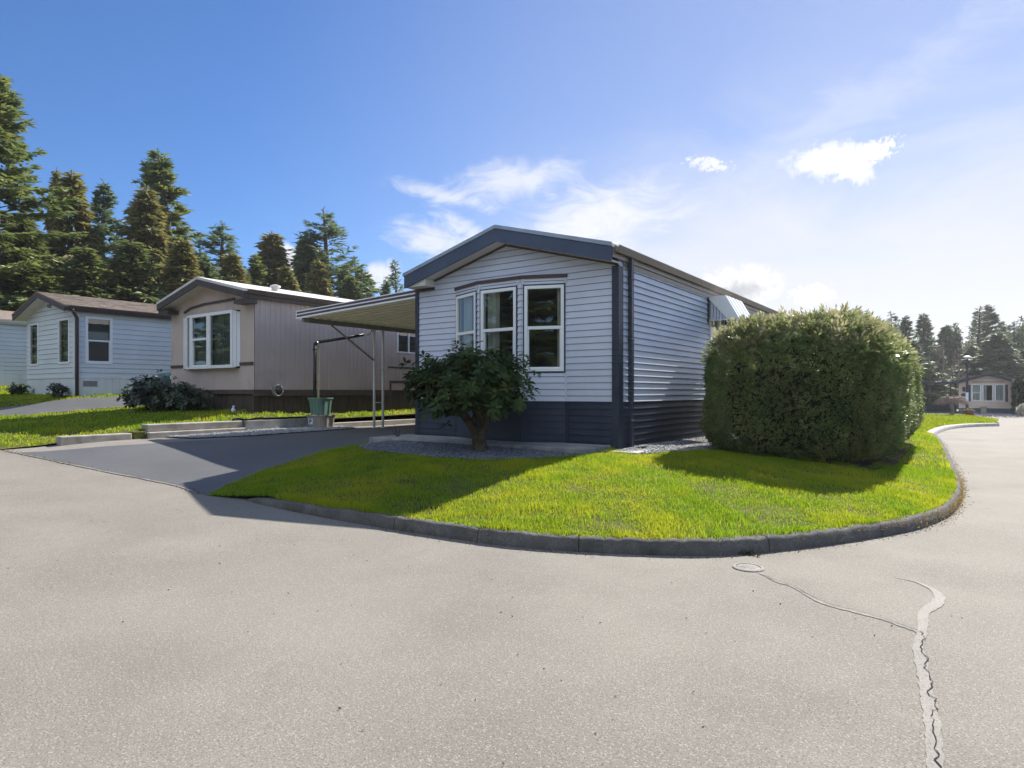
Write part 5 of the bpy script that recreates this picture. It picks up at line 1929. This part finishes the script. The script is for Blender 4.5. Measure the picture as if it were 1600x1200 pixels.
def shrub(name, label, base, rx, ry, z0, z1, nclus, per, leafL, leafW, mat, bark, trunk=True, lean=(0, 0), droop=.6, cat='shrub', spread=.19, kk=9, pads=None):
    r_ = thing(name, label, cat, base)
    cx, cy = base[0] + lean[0], base[1] + lean[1]
    cz, hz = (z0 + z1) / 2, (z1 - z0) / 2
    cl_ = []
    if pads is not None:
        cl_ = [np.array(p) for p in pads]
    while len(cl_) < nclus:
        p = rng.normal(size=3)
        p /= np.linalg.norm(p)
        if p[2] < -.75:
            continue
        f = rng.uniform(.55, 1.0)
        cl_.append(np.array([cx + p[0] * rx * f, cy + p[1] * ry * f, cz + p[2] * hz * f]))
    cl_ = np.array(cl_)
    C, N = [], []
    for c in cl_:
        m = rng.integers(int(per * .6), int(per * 1.4) + 1)
        d = rng.normal(size=(m, 3)) * np.array([spread, spread, spread * .6])
        q = c + d
        C.append(q)
        nn = unit((q - np.array([cx, cy, z0 - hz * .6])) + rng.normal(size=(m, 3)) * .35 + np.array([0, 0, .35]))
        N.append(nn)
    C, N = np.concatenate(C), np.concatenate(N)
    V_, F_, t = rosettes(C, N, kk, leafL, leafW, droop)
    np_mesh('leaves', V_, F_, M[mat], r_, tint=t)
    mb = MB()
    b = Vector(base)
    if trunk:
        # a stout leaning stem that forks low
        fork = [b + Vector((-.10, .02, .33)), b + Vector((.03, .0, .36))]
        mb.tube([b + Vector((.02, 0, -.08)), b + Vector((0, 0, .05)), b + Vector((-.02, 0, .2)), b + Vector((-.06, 0, .34))], [.16, .125, .11, .10], 9)
        limbs = [[b + Vector((-.06, 0, .28)), b + Vector((-.22, -.02, .48)), b + Vector((-.40, -.05, .66)), b + Vector((-.62, 0, .86)), b + Vector((-.85, .05, 1.0))],
                 [b + Vector((-.01, 0, .22)), b + Vector((.09, .02, .45)), b + Vector((.14, .0, .72)), b + Vector((.26, -.05, .98)), b + Vector((.48, -.1, 1.2))],
                 [b + Vector((-.14, 0, .38)), b + Vector((-.16, .12, .65)), b + Vector((-.12, .2, .95)), b + Vector((-.15, .25, 1.3))],
                 [b + Vector((.08, 0, .40)), b + Vector((.05, -.14, .7)), b + Vector((-.02, -.3, .98))],
                 [b + Vector((-.2, -.02, .47)), b + Vector((-.3, -.2, .75)), b + Vector((-.45, -.42, .98))]]
        for i, l in enumerate(limbs):
            r0 = [.085, .075, .055, .05, .045][i]
            mb.tube(catmull(l, 4), [r0 * (1 - .7 * j / (4 * (len(l) - 1))) for j in range(4 * (len(l) - 1) + 1)], 7)
        nodes = [Vector(p) for l in limbs for p in l[2:]]
    else:
        nodes = [b + Vector((random.uniform(-rx, rx) * .35, random.uniform(-ry, ry) * .35, (z1 - z0) * .2 + (z0 - base[2]))) for _ in range(9)]
        for nd in nodes:
            mb.tube([b + Vector(((nd - b).x * .5, (nd - b).y * .5, -.05)), nd], [.025, .018], 6)
    for c in cl_:
        c = Vector(c)
        nd = min(nodes, key=lambda q_: (q_ - c).length)
        mid = (nd + c) / 2 + Vector((random.uniform(-.06, .06), random.uniform(-.06, .06), -.05))
        mb.tube([nd, mid, c], [.022, .015, .008], 5)
    mb.build('trunk' if trunk else 'stems', M[bark], r_)
    return r_


rb = (-6.36, 7.98, .49)
shrub('rhododendron', 'round leafy rhododendron with a stout forked trunk in the gravel bed', rb, 1.08, .80, .98, 2.10, 165, 8, .125, .023, 'rhodo', 'rhodo_bark', True, (-.22, 0), .4, 'shrub', .15)
xb = ptd(258, 640, 15.8)
shrub('rhododendron', 'dark spreading shrub on the lawn at the corner of the tan home', (-18.55, 8.55, .95), .95, .6, 1.0, 1.78, 60, 7, .13, .028, 'bush', 'bark', False, (.1, 0), .35, 'shrub', .16)
shrub('rhododendron', 'low dark shrub growing against the brown skirting under the bay window', (-17.2, 8.8, .93), .7, .35, .98, 1.55, 36, 7, .13, .028, 'bush', 'bark', False, (0, 0), .35, 'shrub', .15)
shrub('small_shrub', 'tiny round shrub at the right end of the white front skirting', (u_at(90, 8.0), 8.0, 1.27), .22, .2, 1.27, 1.66, 14, 6, .10, .02, 'bush', 'bark', False, (0, 0), .3, 'shrub', .08)
shrub('small_shrub', 'tiny shrub at the left corner of the white front skirting', (u_at(31, 8.0), 8.0, 1.36), .26, .2, 1.36, 1.66, 14, 6, .10, .02, 'bush', 'bark', False, (0, 0), .3, 'shrub', .08)
# dry stick of a dead plant beside the slab
dsp = pt(622, 688, .50)
ds = thing('dead_plant', 'thin leafless dark plant stem leaning at the edge of the gravel bed', 'plant', dsp)
mb = MB()
q0 = Vector(dsp)
for (a, b, c) in ((-.10, .0, .32), (-.02, .05, .25), (-.2, .02, .2), (.03, -.02, .14)):
    mb.tube([q0, q0 + Vector((a * .4, b, c * .5)), q0 + Vector((a, b, c))], [.012, .009, .004], 5)
mb.build('stem', M['black'], ds)
mb = MB()
mb.box(dsp[0] - .14, dsp[0] - .10, dsp[1] - .01, dsp[1], dsp[2] - .02, dsp[2] + .07)
mb.build('plant_tag', M['white'], ds)

# ------------------------------------------------------------------ trees


def conifer(seed, H, Rb, kind, nl=None):
    """returns trunk MB and crown arrays for a conifer standing at the origin"""
    rg = np.random.default_rng(seed)
    global rng
    keep, rng = rng, rg
    mb = MB()
    lean = rg.normal(size=2) * .015 * H
    tp = [(lean[0] * (t ** 2), lean[1] * (t ** 2), H * t) for t in np.linspace(0, 1, 9)]
    mb.tube(tp, [max(.02, .022 * H * (1 - t) ** .9 + .015) for t in np.linspace(0, 1, 9)], 8)
    P, D_, L_, W_, T_ = [], [], [], [], []
    dens = {'fir': 46, 'open': 30, 'cedar': 52}[kind]
    nlev = {'fir': 3.2, 'open': 2.4, 'cedar': 3.8}[kind]
    per = {'fir': 5, 'open': 4, 'cedar': 7}[kind]
    h0 = {'fir': .05, 'open': .18, 'cedar': .02}[kind] * H
    z = h0
    sidebias = rg.normal(size=2) * .12
    while z < H * .985:
        t = z / H
        if kind == 'cedar':
            prof = 1.34 * (1 - t) ** 1.12 * (.55 + .45 * min(1, t * 6 + .3))
        elif kind == 'open':
            prof = 1.1 * (1 - t) ** .78 * (.65 + .35 * min(1, t * 3))
        else:
            prof = 1.15 * (1 - t) ** .86 * (.7 + .3 * min(1, t * 5))
        for _ in range(per):
            az = rg.uniform(0, 6.283)
            L = Rb * prof * rg.uniform(.35, 1.25) * (1 + sidebias[0] * math.cos(az) + sidebias[1] * math.sin(az)) * (.7 if t > .93 else 1) + .04
            if kind != 'cedar' and rg.uniform() < .14:
                L *= rg.uniform(.2, .5)
            zz = z + rg.uniform(-.2, .2)
            e0 = {'fir': -.12 + .75 * t, 'open': .0 + .55 * t, 'cedar': .55 * t + .15}[kind] + rg.normal() * .12
            dr = {'fir': .10, 'open': .05, 'cedar': .20}[kind] / max(1.0, L * .5)
            n = max(4, int(L * dens * (1.25 if t > .8 else 1)))
            s = rg.uniform(.12 if kind != 'cedar' else .3, 1, n) ** .75 * L
            hx, hy = math.cos(az), math.sin(az)
            tipup = .10 * (s / L) ** 3 * L if kind != 'cedar' else 0
            bz = zz + math.sin(e0) * s - dr * s * s + tipup
            bx, by = hx * s * math.cos(e0), hy * s * math.cos(e0)
            c0 = np.column_stack([bx + lean[0] * t * t, by + lean[1] * t * t, bz])
            sg = rg.choice([-1, 1], n)
            fwd = np.array([hx, hy, math.sin(e0) - dr * L])
            lat = np.array([-hy, hx, 0])
            if kind == 'cedar':
                d = fwd * rg.uniform(.3, 1, n)[:, None] + lat * (sg * rg.uniform(.1, .9, n))[:, None] + np.array([0, 0, -1]) * rg.uniform(.3, 1.3, n)[:, None]
                ll = rg.uniform(.28, .62, n)
                ww = ll * .15
            else:
                d = fwd * rg.uniform(.4, 1, n)[:, None] + lat * (sg * rg.uniform(.3, 1.0, n))[:, None] + np.array([0, 0, -1]) * rg.uniform(-.1, .55, n)[:, None]
                ll = rg.uniform(.25, .55, n) * (1.15 - .45 * s / L)
                ww = ll * (.16 if kind == 'fir' else .13)
            c0 += rg.normal(size=(n, 3)) * np.array([.06, .06, .05])
            P.append(c0)
            D_.append(unit(d + rg.normal(size=(n, 3)) * .18))
            L_.append(ll)
            W_.append(ww)
            T_.append(np.clip(rg.normal(.40, .18) + .25 * (s / L) + rg.normal(size=n) * .1, 0, 1))
            if kind != 'cedar' and L > .8:
                e = np.array([bx.max() if hx > 0 else bx.min(), 0, 0])
                s3 = [0, L * .5, L * .92]
                mb.tube([(hx * q_ * math.cos(e0) + lean[0] * t * t, hy * q_ * math.cos(e0) + lean[1] * t * t, zz + math.sin(e0) * q_ - dr * q_ * q_) for q_ in s3], [.045 * (1 - t) + .012, .025 * (1 - t) + .01, .006], 4, False)
        z += 1 / nlev * (1 if t < .8 else .6)
    # leader
    n = 14
    P.append(np.column_stack([np.full(n, lean[0]), np.full(n, lean[1]), rg.uniform(H * .96, H * 1.0, n)]))
    D_.append(unit(np.column_stack([rg.normal(size=(n, 2)) * .5, np.full(n, .7)])))
    L_.append(rg.uniform(.15, .35, n))
    W_.append(np.full(n, .03))
    T_.append(rg.uniform(.3, .7, n))
    V_, F_ = cards(np.concatenate(P), np.concatenate(D_), np.concatenate(L_), np.concatenate(W_))
    rng = keep
    return mb, V_, F_, np.concatenate(T_)


PROTO = {}


def proto(key, seed, H, Rb, kind, mat):
    mb, V_, F_, t = conifer(seed, H, Rb, kind)
    tm = mb.build('trunk', M['bark'], None)
    cm = np_mesh('crown', V_, F_, M[mat], tint=t)
    PROTO[key] = (tm.data, cm.data, H, Rb)
    bpy.data.objects.remove(tm)
    bpy.data.objects.remove(cm)


proto('fir_a', 11, 16, 3.4, 'fir', 'fir')
proto('fir_b', 12, 16, 3.0, 'fir', 'bluefir')
proto('fir_c', 13, 17, 2.6, 'fir', 'fir')
proto('open_a', 21, 15, 3.3, 'open', 'bluefir')
proto('open_b', 22, 14, 2.6, 'open', 'bluefir')
proto('cedar_a', 31, 14, 3.3, 'cedar', 'cedar')
proto('cedar_b', 32, 14, 2.7, 'cedar', 'cedar')
proto('cedar_c', 33, 13, 2.8, 'cedar', 'wood')
proto('far_a', 41, 14, 2.6, 'fir', 'farfir')
proto('far_b', 42, 14, 2.2, 'open', 'farfir')
proto('far_c', 43, 13, 3.4, 'cedar', 'farfir')


def plant(key, label, px, ytop, d, half=None, name='conifer', group=None, zbase=None, cat='tree'):
    tm, cm, H, Rb = PROTO[key]
    x, y, zt = ptd(px, ytop, d)
    zb = float(zroad(np.array([x]), np.array([y]))[0]) - .1 if zbase is None else zbase
    r_ = thing(name, label, cat, (x, y, zb), group, world=False)
    sz = (zt - zb) / H
    sx = sz if half is None else (half * (1.6 if px > 700 else 1.5) / FPX * d) / Rb
    r_.scale = (sx, sx, sz)
    r_.rotation_euler = (0, 0, random.uniform(0, 6.28))
    for nm, me in (('trunk', tm), ('crown', cm)):
        c = bpy.data.objects.new(nm, me)
        COL.objects.link(c)
        c.parent = r_
    return r_


G_L = 'evergreens behind the homes on the left'
left_trees = [
    ('fir_a', 'tallest dark fir, cut off by the left edge of the photo', -12, 105, 33, 105),
    ('cedar_b', 'brownish cedar spire standing behind the tall left fir', 84, 262, 43, 26),
    ('cedar_a', 'broad golden brown cedar right of the tallest left fir', 108, 266, 39, 72),
    ('fir_b', 'green leaning-topped fir between two broad brown cedars', 158, 281, 47, 52),
    ('cedar_a', 'broad olive cedar standing left of the tall slim fir', 228, 290, 42, 72),
    ('fir_c', 'tall slim fir with layered branches above the tan roof peak', 274, 231, 46, 70),
    ('open_a', 'thin grey green conifer right of the tall slim fir', 346, 345, 50, 74),
    ('cedar_b', 'dense pointed cedar above the middle of the tan roof', 424, 364, 52, 60),
    ('cedar_c', 'narrow dark conifer left of the airy tall fir', 478, 367, 54, 54),
    ('open_a', 'airy open branched tall fir with sky showing through', 516, 328, 55, 74),
    ('open_b', 'small open conifer right of the airy tall fir', 562, 402, 62, 42),
    ('fir_c', 'short bushy conifer above the striped carport fascia', 588, 420, 60, 46),
    ('open_b', 'lone small fir beside the left end of the navy gable', 622, 406, 70, 32),
    ('cedar_c', 'low rounded cedar just right of the thin grey green conifer', 385, 425, 46, 34),
    ('cedar_a', 'low bushy cedar under the airy tall fir', 498, 405, 50, 46),
    ('cedar_c', 'dark cedar directly behind the white home shingle roof', 40, 330, 36, 70),
    ('cedar_c', 'dark low cedar between white and tan roofs', 205, 375, 36, 70),
    ('cedar_b', 'mid green cedar behind the tan roof left slope', 285, 375, 38, 55),
    ('cedar_c', 'dark rounded cedar behind the far end of the white roof', 130, 385, 34, 70),
    ('cedar_b', 'short cedar peeping over the tan roof beside the vent', 452, 415, 46, 40),
    ('fir_b', 'bluish conifer filling the gap right of the tall slim fir', 316, 392, 44, 58),
    ('cedar_b', 'olive cedar below the thin grey green conifer', 362, 396, 44, 52),
    ('fir_c', 'short fir between the thin grey green conifer and the dense pointed cedar', 398, 402, 49, 40),
    ('fir_b', 'short blue green fir just left of the airy tall fir', 497, 392, 58, 36),
    ('fir_c', 'low dense fir right of the airy tall fir', 540, 408, 56, 40),
    ('fir_b', 'lowest fir peeping over the striped carport fascia', 606, 436, 62, 30),
    ('cedar_c', 'short dense conifer behind the carport roof end', 545, 430, 52, 42),
]
for (k, lb, px, yt, d, hw) in left_trees:
    plant(k, lb, px, yt, d, hw, 'cedar_tree' if k.startswith('cedar') else 'fir_tree', G_L)

right_trees = [
    ('far_b', 'thin conifer top just over the right end of the hedge crown', 1354, 487, 62, 20),
    ('far_b', 'conifer left of the three even spires behind the hedge', 1396, 488, 80, 22),
    ('far_a', 'leftmost of the three even dark spires above the hedge', 1419, 494, 84, 24),
    ('far_a', 'narrow pointed spire in the middle above the hedge shoulder', 1444, 490, 86, 26),
    ('far_c', 'rounded dull green conifer right of the three spires', 1476, 508, 92, 28),
    ('far_b', 'thin topped conifer left of the twin tall firs', 1494, 512, 90, 18),
    ('far_b', 'left one of the twin tall firs behind the peach home', 1527, 480, 88, 24),
    ('far_a', 'right one of the twin tall firs behind the peach home', 1542, 477, 90, 27),
    ('far_a', 'dark fir right of the twin tall firs', 1566, 503, 96, 22),
    ('far_b', 'tall pointed fir near the right edge of the photo', 1584, 502, 92, 24),
    ('far_a', 'fir cut by the right edge of the photo', 1603, 508, 96, 26),
    ('far_c', 'wide dark conifer behind the right slope of the peach roof', 1556, 518, 78, 48),
    ('far_c', 'grey green conifer rising behind the peach gable peak', 1520, 540, 82, 36),
    ('far_c', 'dense evergreen behind the hedge shoulder low on the left', 1425, 530, 72, 36),
    ('far_c', 'evergreen at the right edge behind the dark screen hedge', 1598, 545, 80, 30),
    ('far_c', 'low evergreen behind the far carport', 1462, 545, 84, 30),
]
for (k, lb, px, yt, d, hw) in right_trees:
    plant(k, lb, px, yt, d, hw, 'cedar_tree' if k == 'far_c' else 'fir_tree', 'evergreens beyond the far peach home')
mirror = [('fir_a', -22, -26, 17), ('fir_b', -13, -24, 14), ('fir_c', -6, -28, 18), ('fir_b', -30, -22, 15), ('fir_b', 2, -25, 16), ('fir_b', -38, -24, 16), ('fir_a', -18, -34, 20), ('fir_b', -46, -28, 18),
          ('fir_b', -45, -8, 15), ('fir_a', -50, -13, 19), ('fir_b', -57, -5, 15), ('fir_b', -64, -9, 19), ('fir_b', -72, -4, 16), ('fir_b', -40, -12, 14), ('fir_c', -80, -10, 20),
          ('fir_b', -2, -20, 14), ('fir_b', 5, -22, 16), ('fir_b', -9, -21, 13), ('fir_b', -17, -20, 14), ('fir_b', 11, -26, 17), ('fir_b', -25, -21, 14), ('fir_b', -33, -20, 13)]
for k, x, y, h in mirror:
    tm, cm, H, Rb = PROTO[k]
    r_ = thing('cedar_tree' if k.startswith('cedar') else 'fir_tree', 'evergreen across the road, seen only as a reflection in window panes', 'tree', (x, y, float(zroad(np.array([x]), np.array([y]))[0]) - .1), 'evergreens across the road behind the camera', world=False)
    r_.scale = (h / H * 1.5, h / H * 1.5, h / H)
    for nm, me in (('trunk', tm), ('crown', cm)):
        c = bpy.data.objects.new(nm, me)
        COL.objects.link(c)
        c.parent = r_


def bare(name, label, px, ytop, d, half, mat, seed, dome=False, ybase=650):
    rg = random.Random(seed)
    x, y, zt = ptd(px, ytop, d)
    zb = float(zroad(np.array([x]), np.array([y]))[0])
    rad = half / FPX * d
    r_ = thing(name, label, 'tree', (x, y, zb))
    H = zt - zb
    tr, tw = MB(), MB()
    if dome:
        hb = H * .62
        tr.tube([(x, y, zb - .1), (x + .05, y, zb + hb * .5), (x - .03, y, zb + hb)], [.13, .10, .10], 8)
        for i in range(420):
            a = rg.uniform(0, 6.283)
            r1 = rad * rg.uniform(.35, 1.0)
            rise = (H - hb) * rg.uniform(.55, 1.0)
            pts = []
            for k in range(6):
                t = k / 5
                rr = r1 * t
                z = zb + hb + rise * math.sin(min(1, t * 1.6) * 1.57) * (1 - .15 * t) - (t ** 2.2) * H * .34 * (r1 / rad)
                pts.append((x + math.cos(a + t * .2) * rr, y + math.sin(a + t * .2) * rr, z + rg.uniform(-.02, .02)))
            tw.tube(pts, [.022, .018, .014, .011, .009, .006], 3, False)
    else:
        tr.tube([(x, y, zb - .1), (x, y, zb + H * .3), (x + .1, y, zb + H * .6), (x, y, zb + H * .9)], [.16, .13, .09, .03], 7)

        def grow(p, d_, l, r, dep):
            q = p + d_ * l
            tw.tube([p, p + d_ * l * .5 + Vector((rg.uniform(-.04, .04), rg.uniform(-.04, .04), 0)) * l, q], [r, r * .8, r * .6], 3, False)
            if dep == 0:
                return
            for _ in range(4 if dep > 1 else 5):
                nd = (d_ + Vector((rg.uniform(-.8, .8), rg.uniform(-.8, .8), rg.uniform(-.2, .7)))).normalized()
                grow(p + d_ * l * rg.uniform(.4, 1), nd, l * rg.uniform(.5, .75), r * .55, dep - 1)
        for i in range(14):
            t = rg.uniform(.22, .85)
            a = rg.uniform(0, 6.283)
            grow(Vector((x, y, zb + H * t)), Vector((math.cos(a) * .8, math.sin(a) * .8, .6)).normalized(), rad * .55 * (1.2 - t), .045, 3)
    tr.build('trunk', M[mat if dome else 'twig'], r_)
    tw.build('crown', M[mat], r_)
    return r_


bare('weeping_tree', 'leafless umbrella shaped weeping tree on the far lawn', 1487, 616, 40, 27, 'twig_pink', 3, True)
bare('bare_tree', 'tall leafless brownish tree behind the far carport', 1473, 522, 76, 24, 'twig', 5)
bare('bare_tree', 'wider leafless tree left of the street lamp top', 1497, 530, 74, 24, 'twig', 6)
bare('bare_tree', 'small leafless tree at the end of the hedge', 1452, 545, 70, 16, 'twig', 8)


def mass(name, label, spots, mat, dens, card):
    """far undergrowth that reads as one mass"""
    P, N = [], []
    for (x, y, z, rx, rz) in spots:
        n = int(dens * rx * rz)
        d = unit(rng.normal(size=(n, 3)))
        f = rng.uniform(.7, 1.05, n)[:, None]
        b = 1 + .18 * np.sin(d[:, :1] * 7 + x) * np.sin(d[:, 2:] * 8 + y)
        p = np.array([x, y, z]) + d * f * b * np.array([rx, rx, rz])
        k = p[:, 2] > z - rz * .2
        P.append(p[k])
        N.append(d[k])
    P, N = np.concatenate(P), np.concatenate(N)
    n = len(P)
    V_, F_ = cards(P, unit(N + rng.normal(size=(n, 3)) * .7 + np.array([0, 0, -.3])), rng.uniform(.5, 1.2, n) * card, rng.uniform(.12, .25, n) * card)
    o_ = np_mesh(name, V_, F_, M[mat], tint=np.clip(rng.normal(.35, .2, n), 0, 1))
    return tag(o_, label, 'wood', kind='stuff')


sp_ = []
for px in range(-60, 680, 24):
    d = 40 + random.uniform(-3, 10) + max(0, (px - 300) * .06)
    x, y, z = ptd(px, 470, d)
    sp_.append((x, y, 1.2, random.uniform(2, 3.2), random.uniform(4.6, 7.2)))
mass('undergrowth', 'dark evergreen undergrowth along the edge of the wood behind the homes', sp_, 'wood', 520, .34)
sp_ = []
for px in range(1380, 1660, 14):
    d = 92 + random.uniform(-4, 6)
    x, y, z = ptd(px, 590, d)
    sp_.append((x, y, -.6, random.uniform(2.4, 3.6), random.uniform(7.5, 12.0)))
mass('distant_wood', 'hazy evergreen wood rising beyond the far peach home', sp_, 'farfir', 380, .5)

# dark screen hedge and pale bush at the right edge, beside the far house
hp = ptd(1600, 640, 47)
sh = thing('screen_hedge', 'dark upright clipped hedge right of the peach home', 'hedge', (hp[0], hp[1], -.3))
n = 5000
Q, N = rounded_box_samples(hp[0] - .4, hp[0] + 2.2, hp[1] + 1, hp[1] + 4, -.3, CAMZ + (HY - 591) / FPX * 47, .3, n)
V_, F_ = cards(Q, unit(N + rng.normal(size=(n, 3)) * .6), rng.uniform(.15, .3, n), rng.uniform(.03, .06, n))
np_mesh('foliage', V_, F_, M['bush'], sh, tint=rng.uniform(0, 1, n))
mb = MB()
mb.box(hp[0] - .2, hp[0] + 2.0, hp[1] + 1.2, hp[1] + 3.8, -.3, CAMZ + (HY - 594) / FPX * 47)
mb.build('inner_growth', M['core'], sh)
hp = ptd(1602, 634, 45)
pb = thing('pale_bush', 'pale flowering bush at the right edge in front of the dark screen hedge', 'bush', (hp[0], hp[1], -.3))
n = 900
d = unit(rng.normal(size=(n, 3)))
P = np.array([hp[0], hp[1], .15]) + d * np.array([.45, .45, .42]) * rng.uniform(.6, 1, n)[:, None]
V_, F_ = cards(P, unit(d + rng.normal(size=(n, 3)) * .5), rng.uniform(.1, .2, n), rng.uniform(.02, .05, n))
np_mesh('foliage', V_, F_, leaf_mat('pale_bush_leaf', [(.25, .25, .18), (.45, .43, .36), (.6, .58, .5)], .3, .6), pb, tint=rng.uniform(0, 1, n))
mb = MB()
for k in range(5):
    mb.tube([(hp[0], hp[1], -.35), (hp[0] + .2 * math.cos(k), hp[1] + .2 * math.sin(k), .1)], .02, 5)
mb.build('stems', M['bark'], pb)

# ------------------------------------------------------------------ air
mb = MB()
mb.box(-430, 430, -310, 430, -3.0, 32)
hz = mb.build('haze', None)
hm = bpy.data.materials.new('thin_spring_haze')
hm.use_nodes = True
hn = hm.node_tree
hn.nodes.remove(hn.nodes['Principled BSDF'])
pv = hn.nodes.new('ShaderNodeVolumePrincipled')
pv.inputs['Color'].default_value = (0.93, 0.96, 1.0, 1)
pv.inputs['Density'].default_value = 0.0004
pv.inputs['Anisotropy'].default_value = 0.5
hn.links.new(pv.outputs[0], hn.nodes['Material Output'].inputs['Volume'])
hz.data.materials.append(hm)
tag(hz, kind='stuff')
